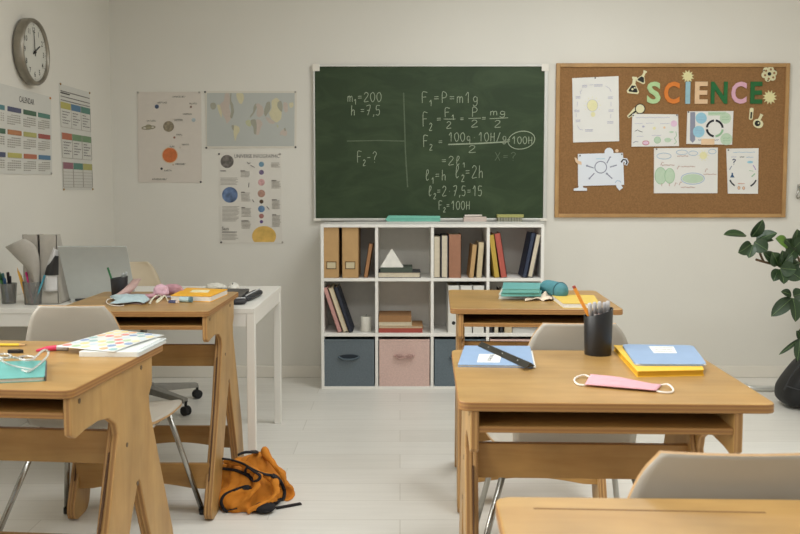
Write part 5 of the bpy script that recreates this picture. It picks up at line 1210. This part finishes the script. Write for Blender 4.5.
pal = [(222, 134, 126), (236, 216, 150), (136, 160, 200), (180, 206, 164), (232, 182, 140), (206, 218, 226), (236, 224, 176), (156, 190, 190)]
byc = {}
for i in range(6):
    for j in range(7):
        if (i * 7 + j) % 11 == 10: continue
        k = (i * 3 + j * 5 + (i * j) % 3) % 8
        byc.setdefault(k, MB())
        u0, v0 = .09 + i * .164, .075 + j * .142
        pts = [cv(u0 + .064 * cos(a), v0 + .056 * sin(a), .0013) for a in [t_ * pi / 8 for t_ in range(16)]]
        byc[k].add([tuple(p) for p in pts], [tuple(range(16))])
dm = MB()
allm = []
for k, b_m in byc.items():
    allm.append(mat('dot_%d' % k, pal[k], .35)); dm.add(b_m.v, b_m.f, len(allm) - 1)
dm.build('dot_print', allm, e, world=True)
MB().tube([(*body[0], TZ + .006), (*body[3], TZ + .006)], .0005, 4).build('seam', inkb, e, world=True)
mg = MB(); q0 = Vector((*body[1], TZ + .0138)); q1 = Vector((*body[2], TZ + .0138)); sdv = (q1 - q0).normalized()
def bend(u, v):
    p = q0.lerp(q1, .02 + .96 * v); s_ = (Vector((*body[0], 0)) - Vector((*body[1], 0))).normalized(); return p + s_ * (.010 - .013 * u) + Vector((0, 0, .0007 - .004 * u * u)), Vector((0, 0, 1))
MB().grid(bend, 6, 6, .001).build('clear_flap', mat('flap_frost', (206, 214, 214), .2, var=.02), e, world=True, smooth=True)
A = onz(56.5, 348.5, TZ + .006); B = onz(36, 350.2, TZ + .006); A.z = B.z = TZ + .0075
e = empty('highlighter', (A.x, A.y, TZ), label='pink highlighter pointing left beside the polka dot notebook', cat='marker')
MB().tube([(.03, .002, .0078), (0, 0, .0078)], .0074, 12).build('grip', mat('marker_white', (222, 216, 208)), e); dv = Vector((B.x - A.x, B.y - A.y, 0)); MB().tube([(0, 0, .0078), tuple(dv * .45 + Vector((0, 0, .0078))), tuple(dv + Vector((0, 0, .0045)))], [.0076, .0068, .0028], 12).build('cap', mat('cap_pink', (222, 60, 96), .4), e)

# --- white table: laptop, organiser, cups, bottle, cases
TF_ = TF
def onf(px, py): v = onz(px, py, TF_); return v
L0, L1_ = onz(71, 296.6, TF_ + .012), onz(133.5, 293, TF_ + .012)
yl = L0.y - .03
# lid seen from behind: hinge line low, top edge leaning towards the pupils
h0, h1 = ony(69.8, 297.5, 3.72), ony(136, 293.6, 3.80); t0, t1 = ony(57.4, 246, 3.62), ony(126.5, 246, 3.70)
h0.z = h1.z = TF_ + .013
e = empty('laptop', ((h0.x + h1.x) / 2, (h0.y + h1.y) / 2, TF_), label='silver laptop on the white table, seen from behind its open lid', cat='laptop')
slv = mat('laptop_silver', (186, 189, 185), .42, .3, var=.02); dk = mat('laptop_dark', (30, 30, 32), .4)
hx = (h1 - h0).normalized(); W_ = (h1 - h0).length; upv = ((t0 - h0) + (t1 - h1)) / 2; Hh = upv.length; upn = (upv - hx * upv.dot(hx)).normalized(); nn = hx.cross(upn).normalized()
if nn.y > 0: nn = -nn
def lp(u, v, d): return tuple(h0.lerp(h1, u) + (t0 - h0).lerp(t1 - h1, u) * v + nn * d)
ol = rounded([(0, 0), (1, 0), (1, 1), (0, 1)], .04, 4)
vs = [lp(u, v, .004) for u, v in ol] + [lp(u, v, -.003) for u, v in ol]; n = len(ol)
MB().add(vs, [tuple(range(n)), tuple(range(n, 2 * n))[::-1]] + [(i, n + i, n + (i + 1) % n, (i + 1) % n) for i in range(n)]).build('screen_lid', slv, e, world=True, bevel=.0015)
MB().add([lp(.03, .05, -.0035), lp(.97, .05, -.0035), lp(.97, .96, -.0035), lp(.03, .96, -.0035)], [(0, 1, 2, 3)]).build('screen', mat('screen_off', (14, 14, 16), .15), e, world=True)
bk = Vector((-hx.y, hx.x, 0)).normalized()
if bk.y < 0: bk = -bk
b0_, b1_ = Vector((h0.x, h0.y, 0)), Vector((h1.x, h1.y, 0))
base = [tuple((b0_ - bk * .005)[:2]), tuple((b1_ - bk * .005)[:2]), tuple((b1_ + bk * .21)[:2]), tuple((b0_ + bk * .21)[:2])]
MB().prism(rounded(base, .012, 4), TF_ + .002, TF_ + .014, 'Z').build('keyboard_base', slv, e, world=True, bevel=.002)
MB().tube([tuple(h0.lerp(h1, .08) - bk * .004 + Vector((0, 0, -.003))), tuple(h0.lerp(h1, .92) - bk * .004 + Vector((0, 0, -.003)))], .006, 10).build('hinge', dk, e, world=True)
MB().prism([tuple((b0_.lerp(b1_, a) + bk * b)[:2]) for a, b in ((.06, .04), (.94, .04), (.94, .13), (.06, .13))], TF_ + .014, TF_ + .0146, 'Z').build('keys', dk, e, world=True)

# magazine holders with leaflets
def holder(xa, xb, y0, h, label, rgb=(182, 176, 165)):
    e = empty('document_holder', ((xa + xb) / 2, y0, TF_), label=label, cat='document holder', group=None)
    m = mat('holder_%d' % rgb[0], rgb, .6); t = .0025; yb = y0 + .13
    prof = [(y0, TF_), (yb, TF_), (yb, TF_ + .09), (yb - .09, TF_ + h), (y0, TF_ + h)]
    mb = MB(); mb.prism(prof, xa, xa + t, 'X').prism(prof, xb - t, xb, 'X').box((xa, y0, TF_), (xb, y0 + t, TF_ + h)).box((xa, yb - t, TF_), (xb, yb, TF_ + .09)).box((xa, y0, TF_), (xb, yb, TF_ + t)); mb.build('holder_body', m, e, world=True)
    return e
yh = 3.66
hx0, hx1, hx2 = ony(23.5, 290, yh).x, ony(40, 290, yh).x, ony(58.5, 290, yh).x; ztop = ony(40, 234.5, yh).z - TF_
holder(hx0 + .002, hx1 - .002, yh, ztop, 'grey document holder left of its twin on the white table'); holder(hx1 + .002, hx2 - .002, yh, ztop, 'grey document holder with a black leaflet, next to the laptop', (183, 177, 166))
def leaf(pts_l, pts_r, Y0, Y1, m, label, name='leaflet', cat='leaflet', zb=TF_ + .004):
    """curved sheet between two photo lines, bottom to top"""
    A_ = bez([ony(p[0], p[1], Y0 + (Y1 - Y0) * i / (len(pts_l) - 1)) for i, p in enumerate(pts_l)], 6); B_ = bez([ony(p[0], p[1], Y0 + (Y1 - Y0) * i / (len(pts_r) - 1)) for i, p in enumerate(pts_r)], 6); N = len(A_) - 1
    e = empty(name, ((A_[0].x + B_[0].x) / 2, Y0, min(A_[0].z, B_[0].z)), label=label, cat=cat)
    def fn(u, v):
        i = min(int(v * N), N - 1); f_ = v * N - i; a = A_[i].lerp(A_[i + 1], f_); b = B_[i].lerp(B_[i + 1], f_); p = a.lerp(b, u); p.y -= .018 * sin(u * pi); return p, Vector((0, -1, 0))
    MB().grid(fn, 8, N, .002).build('sheet', m, e, world=True, smooth=True); return e
leaf([(36, 291), (29, 272), (16, 258), (5.2, 247)], [(39.3, 291), (39.8, 262), (35, 246), (24.5, 238.5)], 3.655, 3.60, mat('leaf_grey', (178, 172, 162), .7), 'large grey leaflet fanning out left of the document holders')
leaf([(44, 291), (44, 275), (49, 258), (54, 246.5)], [(57.5, 291), (57.5, 275), (58.0, 262), (58.2, 250)], 3.655, 3.65, mat('leaf_white', (214, 212, 210), .5), 'white glossy leaflet curling beside the laptop')
leaf([(44.5, 275), (47, 266), (52, 259), (56, 255)], [(58.6, 275), (58.6, 268), (58.6, 262), (58.6, 256)], 3.646, 3.644, mat('leaf_black', (44, 44, 44), .4), 'black leaflet showing below the white glossy one')
# wire mesh pen cups
mesh_m = mat('wire_mesh', (150, 150, 146), .4, .5, alpha=.5)
def wirecup(px, r_, pyb, h, label, rectx=False):
    c = onf(px, pyb); return c, pencup('wire_pen_cup', (c.x, c.y + r_), r_ * .82, r_, h, label, mesh_m, zb=TF_, cat='pen cup')
c, e1 = wirecup(29.5, .044, 305.5, .098, 'round silver wire pen cup in front of the document holders')
for (dx, dy, pxt, pyt, rgb, lab, ct) in ((-.024, .03, 17.2, 267.5, (224, 168, 60), 'yellow pencil at the left rim of the wire cup', 'pencil'), (-.018, .05, 19.5, 272, (206, 150, 60), 'second yellow pencil behind the left one in the wire cup', 'pencil'), (.0, .03, 26, 272, (190, 40, 110), 'magenta pen in the middle of the wire cup', 'pen'), (.004, .05, 28.5, 273, (214, 140, 160), 'pink pen behind the magenta pen in the wire cup', 'pen'), (-.020, .06, 41, 267.5, (220, 160, 50), 'yellow pencil leaning right across the wire cup', 'pencil'), (-.012, .045, 44, 270, (40, 120, 140), 'teal pencil leaning right in the wire cup', 'pencil'), (.01, .02, 45, 275, (80, 160, 180), 'light blue pen leaning on the right rim of the wire cup', 'pen')):
    A = Vector((c.x + dx, c.y + dy * .6 + .012, TF_ + .006)); B = ony(pxt, pyt, c.y + dy); pencil('pencil' if ct == 'pencil' else 'pen', A, B, .0042, mat('stick_%d_%d_%d' % rgb, rgb, .45), mat('stick_%d_%d_%d' % rgb, rgb, .45), lab, cat=ct, group='pens and pencils in the round wire cup', end='cap' if ct == 'pen' else None, tipl=.016)
c, e2 = wirecup(5.5, .034, 304.5, .088, 'narrow grey pen cup at the left edge, full of dark markers')
for (dx, dy, pxt, pyt, rgb, lab) in ((-.016, .025, -1, 272, (60, 120, 60), 'green marker at the left of the narrow cup'), (-.008, .04, 2.5, 273, (90, 160, 160), 'turquoise marker in the narrow cup'), (.002, .02, 4.2, 278, (50, 110, 170), 'blue marker in the narrow cup'), (.010, .045, 7.8, 272, (60, 34, 40), 'dark maroon marker in the narrow cup'), (.016, .025, 9.8, 276, (30, 30, 40), 'black marker at the right rim of the narrow cup')):
    A = Vector((c.x + dx * .6, c.y + dy * .6 + .01, TF_ + .006)); B = ony(pxt, pyt, c.y + dy); pencil('marker', A, B, .0058, mat('stick_%d_%d_%d' % rgb, rgb, .45), mat('cap_%d_%d' % rgb[:2], tuple(int(x * .7) for x in rgb), .45), lab, cat='marker', group='markers in the narrow grey cup', end='cap', tipl=.035)
# clear bottle with a yellow pump
c = onf(53, 299.5); e = empty('sanitiser_bottle', (c.x, c.y, TF_), label='clear bottle with a pale yellow cap in front of the document holders', cat='bottle')
MB().lathe([(.001, 0), (.026, 0), (.029, .004), (.029, .052), (.02, .064), (.010, .068), (.010, .074), (.001, .074)], seg=24).build('bottle_body', mat('bottle_clear', (222, 218, 204), .12, trans=.6), e, smooth=True)
MB().lathe([(.001, .072), (.012, .072), (.012, .088), (.005, .092), (.004, .104), (.001, .104)], seg=16).build('pump_cap', mat('cap_yellow', (214, 196, 120), .4), e)
# dark flat folder and two black pencil cases at the right end
z1 = TF_ + .028
e = notebook('laptop_sleeve', [onto(*p, z1) for p in ((200, 298), (241, 297.2), (249.5, 288.6), (214, 288.4))], TF_, z1, (74, 72, 70), 'closed dark grey case on the white table behind the yellow notebook', cat='case', rad=.012, cov=.004, pm=mat('zip_black', (38, 38, 40), .6))
def softcase(name, px0, py0, px1, py1, w_, h_, rgb, label, z0=TF_, band=None):
    A, B = onz(px0, py0, z0 + h_), onz(px1, py1, z0 + h_); A.z = B.z = z0 + h_; e = empty(name, ((A.x + B.x) / 2, (A.y + B.y) / 2, z0), label=label, cat='case')
    d = (B - A); rr = [w_ * .55] + [w_] * 5 + [w_ * .55]; mb = MB().tube([A + d * (-.02 + 1.04 * k / 6) for k in range(7)], rr, 16)
    mb.v = [(v[0], v[1], z0 + h_ + (v[2] - z0 - h_) * h_ / w_) for v in mb.v]; mb.build('case_body', mat('soft_%d' % rgb[0], rgb, .5, var=.1), e, world=True, smooth=True)
    n = Vector((d.y, -d.x, 0)).normalized() * w_ * .35
    MB().tube([A + d * .05 - n * -.6 + Vector((0, 0, h_ * .93)), B - d * .05 - n * -.6 + Vector((0, 0, h_ * .93))], .0035, 6).build('zip_band', band or mat('zip_pale', (190, 192, 194), .4), e, world=True); return e
softcase('pencil_case', 231, 301.4, 246, 300.8, .03, .014, (46, 46, 50), 'black pencil case at the front of the white table, nearest its edge')
softcase('pencil_case', 244, 299, 259, 291.5, .028, .014, (40, 42, 46), 'black pencil case with a pale zip, lying towards the table corner')
c = onz(233.5, 286.2, TF_ + .01); e = empty('computer_mouse', (c.x, c.y, TF_), label='small white computer mouse at the back of the white table', cat='mouse')
mb = MB().ball((0, 0, 0), 1, 20); mb.v = [(v[0] * .03, v[1] * .045, max(0, v[2]) * .028 + .001) for v in mb.v]; mb.build('mouse_shell', mat('mouse_white', (226, 222, 212), .3), e, smooth=True)
MB().tube([(0, -.03, .022), (0, -.018, .027)], .003, 8).build('scroll_wheel', mat('wheel_grey', (120, 118, 114), .5), e)
c = onz(214, 287.4, TF_ + .01); e = empty('paper_roll', (c.x, c.y + .02, TF_), label='crumpled white cloth behind the dark grey case', cat='cloth')
lump((c.x, c.y + .02, TF_ + .014), (.045, .02, .0145), 4, .3).build('cloth_body', mat('cloth_white', (222, 218, 206), .9), e, world=True, smooth=True)

# ------------------------------------------------------------------ orange backpack slumped on the floor
bp = empty('backpack', (-.545, 3.30, 0), label='orange backpack with black straps slumped on the floor beside a desk leg', cat='backpack')
ob = mat('canvas_orange', (206, 128, 32), .82, var=.10, scale=14, bump=.6, bscale=350); blk2 = mat('webbing_black', (26, 24, 28), .85, bump=.3, bscale=400)
lm_ = MB()
def el(px, py, Y, rx, ry, rz2, ax=0.0, tilt=0.0):
    c = ony(px, py, Y); M = Matrix.Translation(c) @ Matrix.Rotation(ax, 4, 'Y') @ Matrix.Rotation(tilt, 4, 'X')
    lm_.ball((0, 0, 0), (rx, ry, rz2), 28, M=M)
el(247, 484, 3.30, .095, .10, .088, .25)
el(258, 466, 3.36, .075, .085, .070, .65)
el(240, 494, 3.24, .085, .085, .068, 0)
el(268, 480, 3.36, .055, .085, .085, .9)
el(277, 490, 3.34, .045, .06, .042, .3)
el(233, 470, 3.36, .07, .08, .058, -.1)
el(262, 497, 3.25, .055, .07, .045, .1)
el(224, 486, 3.34, .05, .08, .08, 0)
for rp in ([(322, 78, 3.33), (370, 140, 3.30), (415, 200, 3.28), (440, 262, 3.28)], [(130, 135, 3.32), (210, 150, 3.27), (290, 190, 3.23), (380, 225, 3.24)], [(300, 200, 3.2), (290, 260, 3.18), (240, 320, 3.165), (160, 370, 3.16)], [(380, 235, 3.22), (385, 300, 3.19), (320, 350, 3.165), (240, 385, 3.15)], [(120, 350, 3.2), (170, 300, 3.18), (250, 280, 3.18)], [(430, 250, 3.3), (470, 285, 3.34), (465, 330, 3.32), (430, 350, 3.28)]):
    lm_.tube(bez([ony(200 + p[0] / 5.136, 430 + p[1] / 5.136, p[2]) for p in rp], 5), .013, 10)
body = lm_.build('canvas_body', ob, bp, world=True)
def smash():
    o = body; r = o.modifiers.new('join', 'REMESH'); r.mode = 'VOXEL'; r.voxel_size = .0055
    s_ = o.modifiers.new('smooth', 'SMOOTH'); s_.iterations = 5; s_.factor = .6
    dg = bpy.context.evaluated_depsgraph_get(); me = bpy.data.meshes.new_from_object(o.evaluated_get(dg))
    o.modifiers.clear(); vs = []
    me.update()
    for v in me.vertices:
        p = v.co; q = p * 9
        n1 = abs(noise.noise(Vector((q.x * 1.3 + q.z * .8, q.y * .8, q.z * 1.2 - q.x)) + Vector((3, 1, 7)))) ; n2 = abs(noise.noise(q * 2.4 + Vector((9, 2, 4))))
        d = .018 * (n1 - .22) + .007 * (n2 - .2)
        w = p + v.normal * d * 1.3
        w.z = max(w.z, .002 + .002 * n2)
        vs.append(w)
    for v, w in zip(me.vertices, vs): v.co = w
    me.polygons.foreach_set('use_smooth', [True] * len(me.polygons)); me.materials.clear(); me.materials.append(ob); me.update(); o.data = me
    return me
bm_ = smash()
off = bp.location
tree = BVHTree.FromPolygons([tuple(Vector(v.co) + off) for v in bm_.vertices], [tuple(p.vertices) for p in bm_.polygons])
def lay(pts, lift=.003, n=5):
    """a line laid over the bag's surface"""
    out = []
    flatp = bez([Vector((p[0], p[1])) for p in pts], n)
    lastY = 3.2
    for p in flatp:
        u, y, w = _dir(p.x, p.y); d = Vector((u, y, w)).normalized(); h = tree.ray_cast(Vector((0, 0, HC)), d)
        if h[0] is None: q = ony(p.x, p.y, lastY)
        else: q = h[0] - d * lift; lastY = q.y
        q.z = max(q.z, .004); out.append(q)
    for _ in range(2): out = [out[0]] + [(out[i - 1] + out[i] * 2 + out[i + 1]) / 4 for i in range(1, len(out) - 1)] + [out[-1]]
    return out
def p5(x, y): return (200 + x / 5.136, 430 + y / 5.136)
for nm, pts, r_, fl in (('shoulder_strap', [(118, 172), (170, 178), (215, 192), (250, 210), (275, 235), (300, 225), (305, 205), (275, 185), (245, 165), (232, 180), (245, 205)], .0075, .45),
        ('trim', [(118, 122), (160, 128), (215, 145), (250, 165), (290, 185), (330, 200), (365, 205)], .0055, .6),
        ('trim', [(365, 205), (400, 225), (425, 270), (428, 310), (410, 345), (375, 350)], .011, .5),
        ('trim', [(375, 350), (340, 375), (300, 400), (250, 405), (200, 405), (150, 400), (122, 375)], .011, .5),
        ('trim', [(122, 375), (108, 340), (125, 305), (165, 285), (205, 272), (240, 265), (258, 275)], .0075, .5),
        ('grab_handle', [(195, 102), (225, 90), (255, 88), (290, 88)], .0075, .5),
        ('trim', [(150, 415), (200, 425), (260, 425), (300, 420)], .010, .5),
        ('zip', [(130, 385), (160, 378), (190, 372)], .003, .6)):
    MB().tube(lay([p5(*p) for p in pts]), r_ * 1.25, 8, flat=fl).build(nm, blk2, bp, world=True, smooth=True)
fp = [p5(*p) for p in ((320, 385), (350, 380), (370, 385), (355, 410), (330, 428), (300, 430), (290, 410))]
c = ony(*p5(330, 410), 3.17); M_ = MB().ball((c.x, c.y, .020), (.040, .035, .019), 20); M_.build('side_pocket', blk2, bp, world=True, smooth=True)
A, B = onz(*p5(385, 368), .006), onz(*p5(512, 345), .006)
st = MB(); dxy = (B - A); nx_ = Vector((dxy.y, -dxy.x, 0)).normalized() * .009
st.add([tuple(A + nx_), tuple(B + nx_), tuple(B - nx_), tuple(A - nx_), tuple(A + nx_ + Vector((0, 0, .004))), tuple(B + nx_ + Vector((0, 0, .004))), tuple(B - nx_ + Vector((0, 0, .004))), tuple(A - nx_ + Vector((0, 0, .004)))], [(0, 1, 2, 3), (7, 6, 5, 4), (0, 4, 5, 1), (1, 5, 6, 2), (2, 6, 7, 3), (3, 7, 4, 0)])
st.v = [(v[0], v[1], v[2] - .004) for v in st.v]; st.build('loose_strap', blk2, bp, world=True)
bp.location = (-.545 + .012, 3.30 - .06, 0)

# ------------------------------------------------------------------ plant, black bag and tube chair at the right edge
lg = mat('leaf_green', (34, 58, 26), .45, var=.25, scale=9, coat=.08); lg2 = mat('leaf_young', (96, 132, 50), .35, var=.15, scale=12); stm = mat('plant_stem', (104, 82, 58), .8); vein = mat('leaf_vein', (100, 124, 74), .5)
PX, PY = 2.17, 4.42
pl = empty('potted_plant', (PX + .16, PY + .02, 0), label='green rubber plant with glossy leaves reaching in from the right edge', cat='plant')
pot = mat('pot_grey', (150, 146, 138), .7)
MB().lathe([(.001, 0), (.13, 0), (.15, .02), (.185, .34), (.19, .36), (.175, .36), (.165, .33), (.001, .33)], c=(.19, -.16, 0), seg=36).build('pot', pot, pl, smooth=False)
MB().lathe([(.001, .325), (.164, .33), (.001, .335)], c=(.19, -.16, 0), seg=24, cap=False).build('soil', mat('soil', (58, 44, 34), .95, var=.3, bump=.8), pl)
def P4(px, py, dy=0): return ony(px, py, PY + dy)
stems = [[(2.50, PY - .14, .33), (2.46, PY - .03, .7), P4(820, 300), P4(806, 278), P4(784, 267, -.02), P4(768, 263, -.03), P4(756, 259.5, -.04)],
         [P4(764, 262, -.03), P4(761, 256, -.03), P4(756.5, 243, -.04)], [P4(806, 278), P4(800, 262), P4(794, 246), P4(798, 232)], [(2.54, PY - .12, .33), (2.5, PY - .02, .8), P4(835, 260), P4(828, 225)],
         [P4(790, 268, -.02), P4(788, 275, -.04), P4(786, 282, -.05)], [P4(815, 300), P4(806, 330, -.02), P4(800, 345, -.04)]]
sm = MB()
for s_ in stems: sm.tube(bez([Vector(p) for p in s_], 5), .0062, 8)
sm.build('stems', stm, pl, world=True, smooth=True)
leaves = MB(); veins = MB()
def leafm(base, tip, w, dyb=0, dyt=0, cup=.25, mi=0, roll=0.0):
    A = P4(*base, dyb); B = P4(*tip, dyt); d = B - A; L = d.length; dn = d.normalized()
    view = Vector((0, -1, .25)).normalized(); sdv = dn.cross(view).normalized(); nrm = sdv.cross(dn).normalized()
    if nrm.y > 0: nrm = -nrm
    R = Matrix.Rotation(roll, 3, dn); sdv = R @ sdv; nrm = R @ nrm
    N = 10; vs = []; 
    for i in range(N + 1):
        t = i / N; wd = w * (sin(pi * min(1, t ** .9)) ** .62) * (1 if t < .85 else 1 - (t - .85) * 2) if 0 < i < N else 0.0004
        c = A + d * t + nrm * (.05 * L * sin(pi * t))
        for s_ in (-1, -.5, 0, .5, 1): vs.append(c + sdv * wd * s_ + nrm * abs(s_) * wd * cup)
    fs = [(i * 5 + j, i * 5 + j + 1, (i + 1) * 5 + j + 1, (i + 1) * 5 + j) for i in range(N) for j in range(4)]
    n_ = len(vs); vs2 = vs + [v - nrm * .0012 for v in vs]; fs2 = fs + [tuple(n_ + k for k in f)[::-1] for f in fs]
    leaves.add(vs2, fs2, mi)
    veins.tube([tuple(vs[i * 5 + 2] + nrm * .0008) for i in range(N + 1)], .0012, 5)
def l5(x, y): return (740 + x / 5.333, 180 + y / 5.333)
for b, t, w, dy, mi, roll in (((60, 305), (122, 212), .036, -.03, 0, .5), ((34, 296), (-88, 292), .030, -.05, 0, .7), ((60, 340), (-10, 388), .036, -.06, 0, -.4), ((68, 345), (46, 416), .026, -.06, 0, .3), ((85, 325), (198, 282), .036, -.03, 0, -.7), ((75, 330), (148, 375), .040, -.06, 0, .3), ((90, 330), (180, 322), .030, -.02, 0, -.9),
        ((255, 352), (190, 312), .036, -.03, 1, .4), ((195, 455), (122, 385), .036, -.05, 0, .3), ((205, 455), (172, 385), .036, -.07, 0, -.2), ((215, 460), (225, 375), .042, -.06, 0, .5), ((205, 465), (280, 400), .040, -.05, 0, -.4), ((215, 470), (300, 478), .040, -.07, 0, .3), ((205, 475), (178, 540), .028, -.06, 0, .2), ((212, 475), (235, 555), .036, -.07, 0, -.3), ((230, 470), (320, 440), .040, -.04, 0, .4), ((240, 470), (330, 530), .042, -.06, 0, .2),
        ((290, 350), (305, 262), .036, -.03, 0, .3), ((290, 360), (240, 315), .034, -.02, 0, -.5), ((290, 360), (350, 300), .036, -.03, 0, .2), ((300, 420), (260, 350), .036, 0, 0, .4), ((310, 400), (370, 360), .038, -.02, 0, 0), ((290, 375), (250, 420), .034, -.03, 0, .2)):
    leafm(l5(*b), l5(*t), w, dy, dy - .03, mi=mi, roll=roll)
def l22(x, y): return (700 + x / 2.22, 180 + y / 2.22)
for b, t, w, dy, mi, roll in (((205, 262), (158, 303), .036, -.06, 0, .3), ((206, 262), (212, 315), .036, -.07, 0, -.3), ((203, 255), (180, 248), .022, -.05, 0, .2), ((207, 258), (232, 250), .036, -.05, 0, 0), ((208, 262), (238, 300), .038, -.06, 0, .3), ((222, 352), (175, 388), .012, -.04, 0, .1), ((222, 352), (216, 402), .026, -.05, 0, .2), ((222, 350), (214, 335), .020, -.05, 0, 0), ((224, 350), (245, 375), .03, -.04, 0, 0), ((222, 352), (222, 330), .02, -.03, 0, 0)):
    leafm(l22(*b), l22(*t), w, dy, dy - .03, mi=mi, roll=roll)
leaves.build('foliage', [lg, lg2], pl, world=True, smooth=True); veins.build('leaf_veins', vein, pl, world=True, smooth=True)
# black bag on the floor
kb = mat('nylon_black', (16, 17, 18), .55, var=.15, scale=20, bump=.4, bscale=120)
bg_ = empty('black_bag', (2.22, 4.62, 0), label='black nylon bag on the floor under the plant at the right edge', cat='bag')
pts = [ony(p[0] + 6, p[1], 4.56) for p in ((801, 363), (794, 371), (787, 380), (781, 389), (779, 396), (780, 403), (786, 408), (800, 412.5), (822, 414), (838, 410), (842, 400), (838, 375), (826, 355), (812, 354))]
ol = [(p.x, max(p.z, .002)) for p in pts]; ol = [tuple(v) for v in bez([Vector(p) for p in ol], 3)]
mb = MB(); nO = len(ol); c2x = sum(p[0] for p in ol) / nO; c2z = sum(p[1] for p in ol) / nO; rings_ = []; dpt = [0, .02, .06, .12, .17, .20, .21]; sc_ = [.75, .9, .98, 1, .97, .88, .7]; vs = []
for dd, k in zip(dpt, sc_):
    for p in ol: vs.append((c2x + (p[0] - c2x) * k, 4.53 + dd, max(.002, c2z + (p[1] - c2z) * k)))
fs = [(i * nO + j, i * nO + (j + 1) % nO, (i + 1) * nO + (j + 1) % nO, (i + 1) * nO + j) for i in range(6) for j in range(nO)] + [tuple(range(nO))[::-1], tuple(range(6 * nO, 7 * nO))]
mb.add(vs, fs).build('bag_body', kb, bg_, world=True, smooth=True)
MB().tube(bez([ony(p[0], p[1], 4.525) for p in ((784, 390), (790, 378), (797, 368), (806, 361), (818, 362))], 5), .004, 8).build('piping', mat('piping_grey', (46, 48, 52), .5), bg_, world=True, smooth=True)
MB().tube(bez([ony(p[0], p[1], 4.56) for p in ((796, 362), (797, 354), (803, 348), (812, 350), (816, 358))], 5), .007, 8, flat=.5).build('grab_handle', kb, bg_, world=True, smooth=True)
MB().tube(bez([ony(p[0], p[1], 4.522) for p in ((787, 386), (800, 390), (815, 391), (830, 388))], 5), .003, 6).build('zip', mat('zip_grey', (60, 62, 66), .4), bg_, world=True, smooth=True)
# tube chair standing mostly outside the frame; its curved runner reaches in behind the front right desk
tc_ = empty('tube_chair', (2.42, 5.02, 0), label='steel tube chair runner reaching in from the right edge near the floor', cat='chair')
tb = mat('matt_steel', (214, 214, 208), .3, .5)
for yy, xo in ((4.98, 0), (5.26, .36)):
    MB().tube(bez([Vector((2.055 + xo, yy + .07, .020)), Vector((2.045 + xo, yy + .03, .022)), Vector((2.10 + xo, yy, .020)), Vector((2.48, yy, .0165)), Vector((2.54, yy, .0125)), Vector((2.60, yy, .04)), Vector((2.62, yy, .2)), Vector((2.64, yy, .43))], 6), .016, 10).build('sled_runner', tb, tc_, world=True, smooth=True)
MB().tube([(2.64, 4.98, .43), (2.64, 5.26, .43)], .012, 10).build('cross_tube', tb, tc_, world=True, smooth=True)
def fn3(u, v):
    prof = [(2.48, .44), (2.52, .43), (2.62, .44), (2.67, .5), (2.70, .65), (2.74, .82)]; B_ = bez([Vector(p) for p in prof], 4); i = min(int(v * (len(B_) - 1)), len(B_) - 2); q = B_[i].lerp(B_[i + 1], v * (len(B_) - 1) - i); t = (B_[i + 1] - B_[i]).normalized()
    return Vector((q.x, 5.12 + (u - .5) * .4, q.y)), Vector((-t.y, 0, t.x))
MB().grid(fn3, 8, 20, .012).build('seat_shell', lam, tc_, world=True, smooth=True)
# shiny metal piece, modelled as a hook, on the back wall near the frame's edge
p = ony(799, 190, WALL_Y); e = empty('wall_hook', (p.x, WALL_Y - .001, p.z - .05), label='small shiny metal hook with a hanging key ring at the right edge of the wall', cat='hook')
MB().box((p.x - .012, WALL_Y - .008, p.z - .005), (p.x + .02, WALL_Y - .001, p.z + .035)).build('hook_plate', chrome, e, world=True, bevel=.002)
MB().tube(bez([Vector((p.x, WALL_Y - .008, p.z + .02)), Vector((p.x - .012, WALL_Y - .02, p.z)), Vector((p.x - .022, WALL_Y - .024, p.z - .03)), Vector((p.x - .018, WALL_Y - .02, p.z - .05)), Vector((p.x + .004, WALL_Y - .02, p.z - .045))], 5), .006, 8).build('hook_arm', chrome, e, world=True, smooth=True)
